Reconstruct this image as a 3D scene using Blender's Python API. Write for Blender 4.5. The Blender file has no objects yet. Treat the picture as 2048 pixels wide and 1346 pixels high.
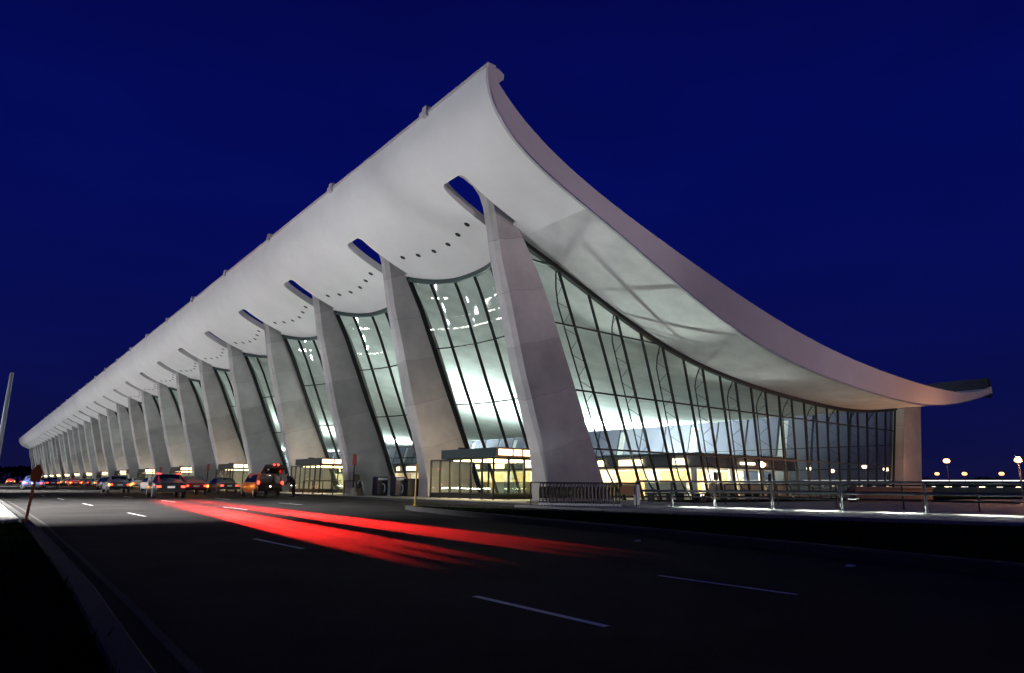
import bpy, bmesh, math, random
import numpy as np
from mathutils import Vector, Matrix, Euler
random.seed(7)
R = math.radians
sc = bpy.context.scene
COL = sc.collection
B = 12.19            # column spacing
Y0 = 5.6             # roof overhang past the end columns
NB = 30              # bays
GZ = 0.15            # pavement level (road = 0)
UP = 0.95            # camera height above the road

# ------------------------------------------------------------------ camera
cam = bpy.data.objects.new('camera', bpy.data.cameras.new('camera'))
COL.objects.link(cam)
_r = Vector((0.78325098, -0.6216238, 0.01008731)); _u = Vector((-0.14252112, -0.16373735, 0.9761546)); _f = Vector((0.60514926, 0.7660117, 0.21684196))
M = Matrix((_r, _u, -_f)).transposed().to_4x4()
M.translation = (-10.0, -28.4614, UP)
cam.matrix_world = M
cam.data.sensor_width = 36; cam.data.lens = 1341.528 / 2048 * 36
cam.data.clip_start = 0.1; cam.data.clip_end = 5000
sc.camera = cam

# ------------------------------------------------------------------ world (dusk sky) and exposure
w = bpy.data.worlds.new('World'); sc.world = w; w.use_nodes = True
nt = w.node_tree; nt.nodes.clear()
out = nt.nodes.new('ShaderNodeOutputWorld'); bg = nt.nodes.new('ShaderNodeBackground')
tc = nt.nodes.new('ShaderNodeTexCoord'); sx = nt.nodes.new('ShaderNodeSeparateXYZ'); rp = nt.nodes.new('ShaderNodeValToRGB')
nt.links.new(tc.outputs['Generated'], sx.inputs[0]); nt.links.new(sx.outputs['Z'], rp.inputs[0])
els = rp.color_ramp.elements
els[0].position = 0.0; els[0].color = (0.0058, 0.0056, 0.038, 1)
els[1].position = 0.75; els[1].color = (0.0010, 0.0015, 0.050, 1)
for p_, c_ in ((0.06, (0.0034, 0.0048, 0.052, 1)), (0.2, (0.0022, 0.0040, 0.078, 1)), (0.42, (0.0012, 0.0034, 0.096, 1))):
    e_ = els.new(p_); e_.color = c_
ns = nt.nodes.new('ShaderNodeTexNoise'); ns.inputs['Scale'].default_value = 3.2; ns.inputs['Detail'].default_value = 5
mp = nt.nodes.new('ShaderNodeMapping'); mp.inputs['Scale'].default_value = (1, 1, 3.5)
nt.links.new(tc.outputs['Generated'], mp.inputs[0]); nt.links.new(mp.outputs[0], ns.inputs['Vector'])
mr = nt.nodes.new('ShaderNodeMapRange'); mr.inputs[1].default_value = 0.3; mr.inputs[2].default_value = 0.75; mr.inputs[3].default_value = 0.93; mr.inputs[4].default_value = 1.14
nt.links.new(ns.outputs[0], mr.inputs[0])
mx = nt.nodes.new('ShaderNodeMix'); mx.data_type = 'RGBA'; mx.blend_type = 'MULTIPLY'; mx.inputs[0].default_value = 1
nt.links.new(rp.outputs[0], mx.inputs[6]); nt.links.new(mr.outputs[0], mx.inputs[7])
nt.links.new(mx.outputs[2], bg.inputs[0]); nt.links.new(bg.outputs[0], out.inputs[0])
bg.inputs[1].default_value = 1.0
sc.view_settings.view_transform = 'Standard'; sc.view_settings.look = 'None'
sc.view_settings.exposure = 0; sc.view_settings.gamma = 1
sc.render.engine = 'CYCLES'
sc.cycles.use_denoising = True
sc.cycles.max_bounces = 8; sc.cycles.transparent_max_bounces = 24
sc.cycles.diffuse_bounces = 4; sc.cycles.glossy_bounces = 3
sc.cycles.sample_clamp_indirect = 4
sc.cycles.caustics_reflective = False; sc.cycles.caustics_refractive = False

# light power constants
P_FLOOD = 7500; P_UP = 5700; P_ROAD = 60000; P_SODIUM = 15000

# ------------------------------------------------------------------ materials
def newmat(name):
    m = bpy.data.materials.new(name); m.use_nodes = True
    return m, m.node_tree, m.node_tree.nodes['Principled BSDF']
def mat(name, col, rough=0.6, metal=0.0, var=0.12, scale=1.5, bump=0.0, bscale=20, spec=0.5, rnd=False):
    m, t, b = newmat(name); N = t.nodes; L = t.links
    tc = N.new('ShaderNodeTexCoord'); n = N.new('ShaderNodeTexNoise'); n.inputs['Scale'].default_value = scale; n.inputs['Detail'].default_value = 6; n.inputs['Roughness'].default_value = 0.6
    vec = tc.outputs['Object']
    if rnd:
        oi = N.new('ShaderNodeObjectInfo'); ad = N.new('ShaderNodeVectorMath'); ad.operation = 'ADD'
        ml = N.new('ShaderNodeMath'); ml.operation = 'MULTIPLY'; ml.inputs[1].default_value = 57
        L.new(oi.outputs['Random'], ml.inputs[0]); L.new(vec, ad.inputs[0]); L.new(ml.outputs[0], ad.inputs[1]); vec = ad.outputs[0]
    L.new(vec, n.inputs['Vector'])
    r = N.new('ShaderNodeMapRange'); r.inputs[1].default_value = 0.25; r.inputs[2].default_value = 0.75; r.inputs[3].default_value = 1 - var; r.inputs[4].default_value = 1 + var
    L.new(n.outputs[0], r.inputs[0])
    x = N.new('ShaderNodeMix'); x.data_type = 'RGBA'; x.blend_type = 'MULTIPLY'; x.inputs[0].default_value = 1; x.inputs[6].default_value = (*col, 1)
    L.new(r.outputs[0], x.inputs[7]); L.new(x.outputs[2], b.inputs['Base Color'])
    b.inputs['Roughness'].default_value = rough; b.inputs['Metallic'].default_value = metal; b.inputs['Specular IOR Level'].default_value = spec
    if bump:
        n2 = N.new('ShaderNodeTexNoise'); n2.inputs['Scale'].default_value = bscale; n2.inputs['Detail'].default_value = 4; L.new(vec, n2.inputs['Vector'])
        bp = N.new('ShaderNodeBump'); bp.inputs['Strength'].default_value = bump; bp.inputs['Distance'].default_value = 0.02
        L.new(n2.outputs[0], bp.inputs['Height']); L.new(bp.outputs[0], b.inputs['Normal'])
    m['mult'] = x.name
    return m
def emis(name, col, s):
    m, t, b = newmat(name)
    b.inputs['Base Color'].default_value = (*[min(1, c * .8) for c in col], 1); b.inputs['Emission Color'].default_value = (*col, 1); b.inputs['Emission Strength'].default_value = s
    return m
def glassmat(name, tint, base, fac_dif=0.0, dif=(0.2, 0.22, 0.3), minf=0.05):
    m = bpy.data.materials.new(name); m.use_nodes = True; t = m.node_tree; t.nodes.clear(); N = t.nodes; L = t.links
    o = N.new('ShaderNodeOutputMaterial'); tr = N.new('ShaderNodeBsdfTransparent'); tr.inputs[0].default_value = (*tint, 1)
    gl = N.new('ShaderNodeBsdfGlossy'); gl.inputs['Roughness'].default_value = 0.02; gl.inputs[0].default_value = (.9, .95, 1, 1)
    lw = N.new('ShaderNodeLayerWeight'); lw.inputs[0].default_value = 0.5
    pw = N.new('ShaderNodeMath'); pw.operation = 'POWER'; pw.inputs[1].default_value = 5; L.new(lw.outputs['Facing'], pw.inputs[0])
    fr = N.new('ShaderNodeMath'); fr.operation = 'MULTIPLY_ADD'; fr.inputs[1].default_value = 0.9; fr.inputs[2].default_value = minf; L.new(pw.outputs[0], fr.inputs[0])
    mx = N.new('ShaderNodeMixShader'); L.new(fr.outputs[0], mx.inputs[0]); L.new(gl.outputs[0], mx.inputs[2])
    if fac_dif:
        d = N.new('ShaderNodeBsdfDiffuse'); d.inputs[0].default_value = (*dif, 1)
        m2 = N.new('ShaderNodeMixShader'); m2.inputs[0].default_value = fac_dif; L.new(tr.outputs[0], m2.inputs[1]); L.new(d.outputs[0], m2.inputs[2]); L.new(m2.outputs[0], mx.inputs[1])
    else:
        L.new(tr.outputs[0], mx.inputs[1])
    L.new(mx.outputs[0], o.inputs[0])
    return m
def concrete_joint(name, col):
    """board-marked concrete with inclined pour joints and a tone per pour"""
    m = mat(name, col, 0.8, var=0.24, scale=0.45, bump=0.25, bscale=9, rnd=True)
    t = m.node_tree; N = t.nodes; L = t.links
    tc = N.new('ShaderNodeTexCoord'); s = N.new('ShaderNodeSeparateXYZ'); L.new(tc.outputs['Object'], s.inputs[0])
    nz = N.new('ShaderNodeTexNoise'); nz.inputs['Scale'].default_value = 0.9; L.new(tc.outputs['Object'], nz.inputs['Vector'])
    a = N.new('ShaderNodeMath'); a.operation = 'MULTIPLY_ADD'; a.inputs[1].default_value = -0.28; L.new(s.outputs['X'], a.inputs[0]); L.new(s.outputs['Z'], a.inputs[2])
    a2 = N.new('ShaderNodeMath'); a2.operation = 'MULTIPLY_ADD'; a2.inputs[1].default_value = 0.5; L.new(nz.outputs[0], a2.inputs[0]); L.new(a.outputs[0], a2.inputs[2])
    oi = N.new('ShaderNodeObjectInfo'); a3 = N.new('ShaderNodeMath'); a3.operation = 'MULTIPLY_ADD'; a3.inputs[1].default_value = 1.5; L.new(oi.outputs['Random'], a3.inputs[0]); L.new(a2.outputs[0], a3.inputs[2])
    d = N.new('ShaderNodeMath'); d.operation = 'DIVIDE'; d.inputs[1].default_value = 3.1; L.new(a3.outputs[0], d.inputs[0])
    fl = N.new('ShaderNodeMath'); fl.operation = 'FLOOR'; L.new(d.outputs[0], fl.inputs[0])
    fc = N.new('ShaderNodeMath'); fc.operation = 'FRACT'; L.new(d.outputs[0], fc.inputs[0])
    wn = N.new('ShaderNodeTexWhiteNoise'); wn.noise_dimensions = '1D'; L.new(fl.outputs[0], wn.inputs['W'])
    r1 = N.new('ShaderNodeMapRange'); r1.inputs[3].default_value = 0.86; r1.inputs[4].default_value = 1.08; L.new(wn.outputs[0], r1.inputs[0])
    ls = N.new('ShaderNodeMath'); ls.operation = 'LESS_THAN'; ls.inputs[1].default_value = 0.013; L.new(fc.outputs[0], ls.inputs[0])
    r2 = N.new('ShaderNodeMapRange'); r2.inputs[3].default_value = 1; r2.inputs[4].default_value = 0.80; L.new(ls.outputs[0], r2.inputs[0])
    pm = N.new('ShaderNodeMath'); pm.operation = 'MULTIPLY'; L.new(r1.outputs[0], pm.inputs[0]); L.new(r2.outputs[0], pm.inputs[1])
    x = N.new('ShaderNodeMix'); x.data_type = 'RGBA'; x.blend_type = 'MULTIPLY'; x.inputs[0].default_value = 1
    old = N[m['mult']]; L.new(old.outputs[2], x.inputs[6]); L.new(pm.outputs[0], x.inputs[7]); L.new(x.outputs[2], N['Principled BSDF'].inputs['Base Color'])
    return m
MT = dict(
    plaster=mat('white_plaster', (.72, .72, .71), .7, var=.08, scale=.25, bump=.05, bscale=3),
    soffit=mat('soffit_concrete', (.62, .63, .61), .8, var=.2, scale=.55, bump=.12, bscale=4),
    concrete=concrete_joint('pier_concrete', (.415, .405, .395)),
    fascia=mat('fascia_precast', (.46, .44, .47), .75, var=.07, scale=.5, bump=.08),
    trim=mat('trim_metal', (.75, .75, .78), .3, 1, .05),
    frame=mat('window_frame', (.006, .009, .009), .45, .3, .1),
    head=mat('head_frame_paint', (.05, .075, .072), .5, .2, .1),
    glass=glassmat('curtain_glass', (.80, .88, .85), 0),
    backglass=glassmat('rear_glass', (.75, .78, .86), 0, .62, (.19, .19, .24)),
    vglass=glassmat('vestibule_glass', (.82, .86, .80), 0),
    canopy=mat('canopy_green', (.014, .034, .034), .5, .1, .1),
    sign=emis('lit_sign', (1, .74, .46), 4.5), warm=emis('warm_lamp', (1, .72, .42), 9), signback=mat('sign_back', (.22, .10, .05), .5),
    white=mat('white_paint', (.75, .75, .73), .5, var=.05), grey=mat('grey_panel', (.12, .12, .13), .5),
    wood=mat('wood_panel', (.60, .42, .20), .5, var=.1), cream=mat('cream_wall', (.72, .66, .54), .6, var=.05),
    steel=mat('brushed_steel', (.20, .22, .22), .5, .6, .08), dark=mat('dark_metal', (.02, .021, .023), .45, .5),
    asphalt=mat('asphalt', (.026, .0255, .026), .95, var=.5, scale=.45, bump=.5, bscale=60, spec=.04), lane=mat('lane_paint', (.62, .63, .66), .6, var=.2, scale=3),
    pave=mat('pavement_concrete', (.24, .235, .225), .8, var=.14, scale=.5, bump=.3, bscale=25),
    kerb=mat('kerb_concrete', (.062, .062, .062), .9, var=.2, scale=1.3, bump=.3, spec=.08), grass=mat('grass_blades', (.012, .028, .007), .95, var=.4, scale=2, spec=0),
    soil=mat('verge_soil', (.012, .017, .008), .95, var=.3, scale=2, spec=0), floor=mat('hall_floor', (.22, .21, .20), .35, var=.08),
    orange=mat('orange_paint', (.75, .20, .025), .35, var=.05), orangesign=mat('orange_sign_paint', (.55, .12, .02), .5, var=.15, scale=6),
    yellow=mat('yellow_paint', (.42, .27, .03), .5, var=.15, scale=6), redsign=mat('red_sign_paint', (.42, .10, .10), .5),
    rubber=mat('tyre_rubber', (.02, .02, .02), .8), tint=mat('tinted_window', (.012, .014, .016), .08, spec=.8), chrome=mat('chrome', (.6, .6, .62), .2, 1),
    tail=emis('tail_lamp', (1, .035, .02), 9), headl=emis('head_lamp', (1, .93, .8), 10), amber=emis('amber_lamp', (1, .45, .03), 9), bollard=emis('added_verge_glow', (1, .93, .82), 40), plate=emis('plate_lamp', (1, .9, .8), 4),
    interior=mat('car_interior', (.09, .09, .10), .8), navy=mat('navy_cabinet', (.012, .016, .035), .35), label=mat('cabinet_label_and_highlight', (.55, .58, .65), .5),
    cartmetal=mat('cart_metal', (.045, .045, .05), .45, .6), cartbox=mat('dispenser_box', (.35, .17, .08), .5),
    cloth=mat('dark_clothes', (.009, .010, .014), .9, var=.2), skin=mat('skin', (.42, .25, .18), .6), hair=mat('dark_hair', (.012, .009, .008), .7),
    sodium=emis('sodium_lamp', (1, .52, .20), 2.6), mercury=emis('white_lamp', (1, .86, .78), 60), pinkl=emis('cool_lamp', (.9, .92, 1), 12), brick=mat('brick_wall', (.12, .065, .05), .8, var=.25, scale=4), wood_dark=mat('far_foliage', (.02, .03, .018), .9, var=.5, scale=.3), farwall=mat('far_wall', (.03, .032, .04), .7), upstand=mat('upstand_metal', (.03, .032, .05), .9, spec=0), strip=emis('window_strip', (1, .92, .82), 2.4),
    belt=mat('black_belt', (.015, .015, .017), .6), pole=mat('pole_paint', (.33, .38, .42), .5, .3, .06),
)
def glow(name, c, s): MT[name] = emis(name, c, s)

# ------------------------------------------------------------------ mesh helpers
class MB:
    def __init__(s): s.v = []; s.f = []; s.m = []; s.cur = 0
    def add(s, vs, fs):
        o = len(s.v); s.v += [tuple(v) for v in vs]
        for f in fs: s.f.append([o + i for i in f]); s.m.append(s.cur)
    def box(s, x0, x1, y0, y1, z0, z1):
        s.add([(x0, y0, z0), (x1, y0, z0), (x1, y1, z0), (x0, y1, z0), (x0, y0, z1), (x1, y0, z1), (x1, y1, z1), (x0, y1, z1)],
              [(0, 3, 2, 1), (4, 5, 6, 7), (0, 1, 5, 4), (1, 2, 6, 5), (2, 3, 7, 6), (3, 0, 4, 7)])
    def beam(s, a, b, w_, h_, up=(0, 0, 1)):
        a = Vector(a); b = Vector(b); d = (b - a).normalized(); u = Vector(up)
        if abs(d.dot(u)) > .99: u = Vector((1, 0, 0))
        x = d.cross(u).normalized() * w_ / 2; y = x.normalized().cross(d).normalized() * h_ / 2
        vs = [a - x - y, a + x - y, a + x + y, a - x + y, b - x - y, b + x - y, b + x + y, b - x + y]
        s.add(vs, [(0, 3, 2, 1), (4, 5, 6, 7), (0, 1, 5, 4), (1, 2, 6, 5), (2, 3, 7, 6), (3, 0, 4, 7)])
    def tube(s, pts, r, n=8, cap=True):
        pts = [Vector(p) for p in pts]; rings = []
        rs = r if isinstance(r, (list, tuple)) else [r] * len(pts)
        prev = None
        for i, p in enumerate(pts):
            d = ((pts[min(i + 1, len(pts) - 1)] - pts[max(i - 1, 0)])).normalized()
            if prev is None:
                u = Vector((0, 0, 1)) if abs(d.z) < .9 else Vector((1, 0, 0))
                prev = (u - d * u.dot(d)).normalized()
            else: prev = (prev - d * prev.dot(d)).normalized()
            q = d.cross(prev)
            rings.append([p + (prev * math.cos(2 * math.pi * k / n) + q * math.sin(2 * math.pi * k / n)) * rs[i] for k in range(n)])
        vs = [v for rg in rings for v in rg]; fs = []
        for i in range(len(pts) - 1):
            for k in range(n): fs.append((i * n + k, i * n + (k + 1) % n, (i + 1) * n + (k + 1) % n, (i + 1) * n + k))
        if cap: fs.append(tuple(range(n))[::-1]); fs.append(tuple((len(pts) - 1) * n + k for k in range(n)))
        s.add(vs, fs)
    def prism(s, poly, a, b, axis='y'):
        """poly of 2-D points extruded between a and b along axis (y: (x,z), x: (y,z), z: (x,y))"""
        n = len(poly); mk = {'y': lambda p, t: (p[0], t, p[1]), 'x': lambda p, t: (t, p[0], p[1]), 'z': lambda p, t: (p[0], p[1], t)}[axis]
        vs = [mk(p, a) for p in poly] + [mk(p, b) for p in poly]
        s.add(vs, [tuple(range(n))[::-1], tuple(range(n, 2 * n))] + [(i, (i + 1) % n, n + (i + 1) % n, n + i) for i in range(n)])
    def lathe(s, prof, c=(0, 0, 0), axis='z', n=16):
        vs = []; fs = []
        for (r, h) in prof:
            for k in range(n):
                a = 2 * math.pi * k / n; x, y = r * math.cos(a), r * math.sin(a)
                q = {'z': (x, y, h), 'x': (h, x, y), 'y': (x, h, y)}[axis]
                vs.append((c[0] + q[0], c[1] + q[1], c[2] + q[2]))
        for i in range(len(prof) - 1):
            for k in range(n): fs.append((i * n + k, i * n + (k + 1) % n, (i + 1) * n + (k + 1) % n, (i + 1) * n + k))
        fs.append(tuple(range(n))[::-1]); fs.append(tuple((len(prof) - 1) * n + k for k in range(n)))
        s.add(vs, fs)
    def grid(s, rows, closed=False):
        n = len(rows[0]); vs = [v for r in rows for v in r]; fs = []
        for i in range(len(rows) - 1):
            for k in range(n - (0 if closed else 1)): fs.append((i * n + k, i * n + (k + 1) % n, (i + 1) * n + (k + 1) % n, (i + 1) * n + k))
        s.add(vs, fs)
    def build(s, name, m, parent=None, smooth=False, bevel=0.0, loc=(0, 0, 0), rz=0):
        me = bpy.data.meshes.new(name); me.from_pydata(s.v, [], s.f)
        ms = m if isinstance(m, (list, tuple)) else [m]
        for q in ms: me.materials.append(MT[q] if isinstance(q, str) else q)
        if len(ms) > 1: me.polygons.foreach_set('material_index', s.m)
        bm = bmesh.new(); bm.from_mesh(me); bmesh.ops.recalc_face_normals(bm, faces=bm.faces); bm.to_mesh(me); bm.free()
        if smooth:
            me.polygons.foreach_set('use_smooth', [True] * len(me.polygons))
            try: me.set_sharp_from_angle(angle=R(35))
            except Exception: pass
        o = bpy.data.objects.new(name, me); COL.objects.link(o)
        o.location = loc; o.rotation_euler = (0, 0, rz)
        if parent: o.parent = parent
        if bevel:
            b = o.modifiers.new('bevel', 'BEVEL'); b.width = bevel; b.segments = 2; b.limit_method = 'ANGLE'
        return o
def tag(o, label=None, cat=None, group=None, kind=None):
    if label: o['label'] = label
    if cat: o['category'] = cat
    if group: o['group'] = group
    if kind: o['kind'] = kind
    return o
def thing(name, label, cat, loc=(0, 0, 0), rz=0, group=None):
    o = bpy.data.objects.new(name, None); COL.objects.link(o); o.location = loc; o.rotation_euler = (0, 0, rz); o.empty_display_size = .3
    return tag(o, label, cat, group)
def kids(o): return [c for c in bpy.data.objects if c.parent == o]
def copy_tree(o, parent=None, tree=None):
    c = o.copy(); COL.objects.link(c); c.parent = parent
    for ch in kids(o): copy_tree(ch, c)
    return c
def light(name, typ, loc, power, col, parent=None, target=None, **kw):
    l = bpy.data.lights.new(name, typ); l.energy = power; l.color = col
    for k, v in kw.items(): setattr(l, k, v)
    o = bpy.data.objects.new(name, l); COL.objects.link(o); o.location = loc
    if target is not None:
        o.rotation_euler = (Vector(target) - Vector(loc)).to_track_quat('-Z', 'Y').to_euler()
    if parent: o.parent = parent
    return o
ORD = 'first second third fourth fifth sixth seventh eighth ninth tenth eleventh twelfth thirteenth fourteenth fifteenth sixteenth seventeenth eighteenth nineteenth twentieth twenty-first twenty-second twenty-third twenty-fourth twenty-fifth twenty-sixth twenty-seventh twenty-eighth twenty-ninth thirtieth'.split()

# ------------------------------------------------------------------ ground, roads, pavements
def sheet(name, poly, z, m, th=0.0, kind='structure'):
    b = MB()
    if th: b.prism(poly, z - th, z, 'z')
    else: b.add([(x, y, z) for x, y in poly], [tuple(range(len(poly)))])
    return tag(b.build(name, m), kind=kind)
sheet('ground', [(-2500, -2500), (2500, -2500), (2500, 2500), (-2500, 2500)], -0.03, 'soil')
sheet('road', [(-10.1, -90), (60, -90), (60, -5), (30, 380), (9.9, 620), (-8.75, 620), (-8.75, 0), (-8.9, -14), (-9.1, -22), (-9.35, -28), (-9.8, -45)], 0.0, 'asphalt')
b = MB()
for (x0, x1, ys) in ((-6.42, -6.35, [(-24.98, -23.4)]), (-6.0, -5.92, [(-18.4, -16.2), (-6.9, -4.2), (3.5, 6.5), (14, 17), (25, 28), (36, 39)]), (-3.95, -3.88, [(-25.0, -23.4)]), (-2.0, -1.9, [(-3, 0), (8, 11), (19, 22), (30, 33)]), (2.0, 2.1, [(2, 5), (13, 16), (24, 27), (35, 38)])):
    for a_, c_ in ys:
        b.add([(x0, a_, .004), (x1, a_, .004), (x1, c_, .004), (x0, c_, .004)], [(0, 1, 2, 3)])
# reflective studs near the island kerb
for x_, y_ in ((-0.5, -20.1), (-1.2, -24.2)):
    b.box(x_ - .05, x_ + .05, y_ - .04, y_ + .04, .004, .022)
tag(b.build('road_markings', 'lane'), kind='structure')
def kerb_line(name, pts, wd, h):
    bb = MB(); rows = []
    n = len(pts)
    for i, p in enumerate(pts):
        p = Vector((*p, 0)); d = (Vector((*pts[min(i + 1, n - 1)], 0)) - Vector((*pts[max(i - 1, 0)], 0))).normalized(); q = Vector((-d.y, d.x, 0))
        rows.append([p + Vector((0, 0, -.1)), p + Vector((0, 0, h - .03)), p + q * .03 + Vector((0, 0, h)), p + q * wd + Vector((0, 0, h)), p + q * wd + Vector((0, 0, -.1))])
    bb.grid(rows); return tag(bb.build(name, 'kerb'), kind='structure')
LK = [(-10.2, -90), (-9.75, -45), (-9.45, -31), (-9.3, -27), (-9.2, -24.5), (-9.08, -22), (-8.97, -18), (-8.88, -14), (-8.82, -10), (-8.77, 0), (-8.72, 30), (-8.7, 80), (-8.7, 200), (-8.7, 620)]
kerb_line('left_kerb', LK, .16, .15)
b = MB(); ep = [(-9.12, -28), (-8.98, -24.6), (-8.88, -22), (-8.76, -18), (-8.66, -14), (-8.55, -10.5), (-8.45, 0), (-8.4, 30), (-8.4, 120)]
for (x0, y0), (x1, y1) in zip(ep, ep[1:]): b.add([(x0, y0, .004), (x0 + .06, y0, .004), (x1 + .06, y1, .004), (x1, y1, .004)], [(0, 1, 2, 3)])
tag(b.build('road_edge_line', 'kerb'), kind='structure')
sheet('left_pavement', [(-16, -11.2), (-9.5, -11.2), (-9.02, -10.3), (-8.9, 20), (-8.865, 620), (-16, 620)], .148, 'pave', .12)
sheet('verge', [(-60, -90), (-10.35, -90), (-9.9, -45), (-9.48, -28), (-9.25, -22), (-9.05, -14), (-9.02, -10.4), (-9.5, -11.7), (-60, -11.7)], .10, 'soil', .1)
# terminal pavement and plaza
sheet('pavement', [(10.3, -5.0), (21, -5.0), (21, 376), (10.3, 376)], GZ, 'pave', .2)
kerb_line('pavement_kerb', [(10.28, 376), (10.28, -4.4), (10.6, -5.1), (11.4, -5.4)][::1], .22, .146)
isl_front = [(-4.2, -42), (-2.6, -34), (-.75, -26), (.75, -19), (2.0, -11.5), (2.9, -6.5), (3.6, -4.6)]
isl_back = [(3.9, -4.5), (4.3, -5.2), (5.2, -8.5), (6.3, -13), (7.6, -18.5), (9.4, -23.5), (14, -34), (17, -42)]
kerb_line('island_kerb', isl_front[::-1], .22, .15)
kerb_line('island_rear_kerb', isl_back[::-1], .2, .15)
ip = [(x + .2, y) for x, y in isl_front] + [(x - .2, y) for x, y in isl_back]
sheet('island_soil', ip, .13, 'soil', .12)
sheet('plaza', [(11.6, -5.01), (10.9, -6), (9.2, -10), (10.5, -17), (13, -26), (19, -42), (90, -42), (90, -9.0), (70, -5.01)], .12, 'pave', .1)
# grass (nobody could count it)
def grass(name, pts, hmin, hmax):
    bb = MB()
    for (x, y, z) in pts:
        a = random.uniform(0, 6.28); h = random.uniform(hmin, hmax); ww = random.uniform(.008, .016); lx = random.uniform(-.05, .05); ly = random.uniform(-.05, .05)
        dx, dy = math.cos(a) * ww, math.sin(a) * ww
        bb.add([(x - dx, y - dy, z), (x + dx, y + dy, z), (x + lx, y + ly, z + h)], [(0, 1, 2)])
    return tag(bb.build(name, 'grass'), kind='stuff')
pts = []
while len(pts) < 16000:
    d_ = 1.0 + 16 * random.random() ** 2; y = -28.4 + d_; x = random.uniform(-17, -9.1 - max(0, -14 - y) * .021)
    pts.append((x, y, .1))
grass('verge_grass', pts, .04, .11)
def inpoly(x, y, P):
    c = False
    for i in range(len(P)):
        x1, y1 = P[i]; x2, y2 = P[i - 1]
        if (y1 > y) != (y2 > y) and x < (x2 - x1) * (y - y1) / (y2 - y1) + x1: c = not c
    return c
pts = []
while len(pts) < 14000:
    x = random.uniform(-4, 14); y = random.uniform(-34, -5)
    if inpoly(x, y, [(a + .35, c) for a, c in isl_front] + [(a - .35, c) for a, c in isl_back]): pts.append((x, y, .13))
grass('island_grass', pts, .03, .09)

# ------------------------------------------------------------------ terminal building
T = thing('terminal_building', 'vast swooping concrete airport terminal with leaning piers and glowing glass walls', 'airport terminal')
LOW = [(6.51, 19.31), (6.68, 18.01), (6.99, 17.35), (7.51, 16.69), (8.43, 15.87), (9.53, 15.34), (10.84, 14.79), (12.55, 14.08), (14.55, 13.43), (17.28, 12.44), (20.23, 11.26), (23.44, 10.03), (27.0, 9.11), (30.96, 8.4), (35.42, 7.83), (39.7, 7.41), (45.38, 7.14), (50.95, 7.05), (56.3, 7.36), (62.48, 8.15), (70.55, 9.75)]
UPR = [(6.42, 19.35), (7.27, 18.75), (7.79, 18.06), (8.89, 17.14), (10.35, 16.31), (11.88, 15.75), (15.75, 14.46), (22.21, 12.73), (27.28, 11.49), (33.17, 10.42), (40.14, 9.55), (48.57, 8.95), (55.66, 8.81), (62.8, 9.03), (70.53, 10.41)]
def smooth_curve(P, deg, n):
    P = np.array(P); t = np.r_[0, np.cumsum(np.hypot(*np.diff(P, axis=0).T))]; t /= t[-1]; s = np.linspace(0, 1, n)
    return np.c_[np.polyval(np.polyfit(t, P[:, 0], deg), s), np.polyval(np.polyfit(t, P[:, 1], deg), s) + UP]
NP = 121
LO = smooth_curve(LOW, 8, NP); UU = smooth_curve(UPR, 7, NP)
def soff(x): return float(np.interp(x, LO[:, 0], LO[:, 1]))
TH = 0.5
tg = np.gradient(LO, axis=0); tg /= np.linalg.norm(tg, axis=1)[:, None]; NRM = np.c_[-tg[:, 1], tg[:, 0]]
NRM = np.where((NRM[:, 1] < 0)[:, None], -NRM, NRM)
# in the curled-up front the slab lies behind (to +X of) the soffit
TOP = LO + NRM * TH
YA, YB = -Y0 + .18, NB * B + Y0 - .18
SL0, SL1, SW = 8.2, 12.0, 1.02
xs = sorted(set([float(v) for v in LO[:, 0]] + [SL0 + .001 + .12 * k for k in range(5)] + [SL1]))
def at(x, side):
    A = LO if side == 0 else TOP
    i = np.interp(x, LO[:, 0], np.arange(NP)); return float(np.interp(i, np.arange(NP), A[:, 0])), float(np.interp(i, np.arange(NP), A[:, 1]))
def slotw(x):
    if x < SL0 or x > SL1 + 1e-6: return 0
    d = x - SL0; r_ = .35
    return SW if d > r_ else SW - .32 * (1 - math.sqrt(max(0, 1 - (1 - d / r_) ** 2)))
xs = [x for x in xs if x >= LO[0, 0]]
b = MB()
def yrow(x, cen):
    wv = slotw(x) or (SW - .32 if x < SL0 else SW)
    return [cen - wv, cen + wv]
for side in (0, 1):
    rows = []
    for x in xs:
        X, Z = at(x, side); r = [(X, YA, Z)]
        for i in range(NB + 1):
            r += [(X, v, Z) for v in yrow(x, i * B)]
        rows.append(r + [(X, YB, Z)])
    n = len(rows[0]); o = len(b.v); b.v += [v for r in rows for v in r]
    for j in range(len(rows) - 1):
        mid = (xs[j] + xs[j + 1]) / 2; ins = SL0 <= mid <= SL1
        for k in range(n - 1):
            if ins and k % 2 == 1: continue
            mi = 1 if (side == 0 and mid > (12.9 if k < 2 else 14.2)) else 0
            b.f.append([o + j * n + k, o + j * n + k + 1, o + (j + 1) * n + k + 1, o + (j + 1) * n + k]); b.m.append(mi)
n = 2 * (NB + 1) + 2; nr = len(xs); half = nr * n
for j in range(nr - 1):
    mid = (xs[j] + xs[j + 1]) / 2
    cols_ = [0, n - 1] + (list(range(1, n - 1)) if SL0 <= mid <= SL1 else [])
    for k in cols_:
        b.f.append([j * n + k, (j + 1) * n + k, half + (j + 1) * n + k, half + j * n + k]); b.m.append(0)
for j in range(nr):
    if j in (0, nr - 1): ks = range(n - 1)
    elif abs(xs[j] - SL0) < .02 or abs(xs[j] - SL1) < 1e-4: ks = range(1, n - 1, 2)
    else: continue
    for k in ks: b.f.append([j * n + k, j * n + k + 1, half + j * n + k + 1, half + j * n + k]); b.m.append(0)
roof = b.build('roof', ['plaster', 'soffit'], T, smooth=True)
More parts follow.
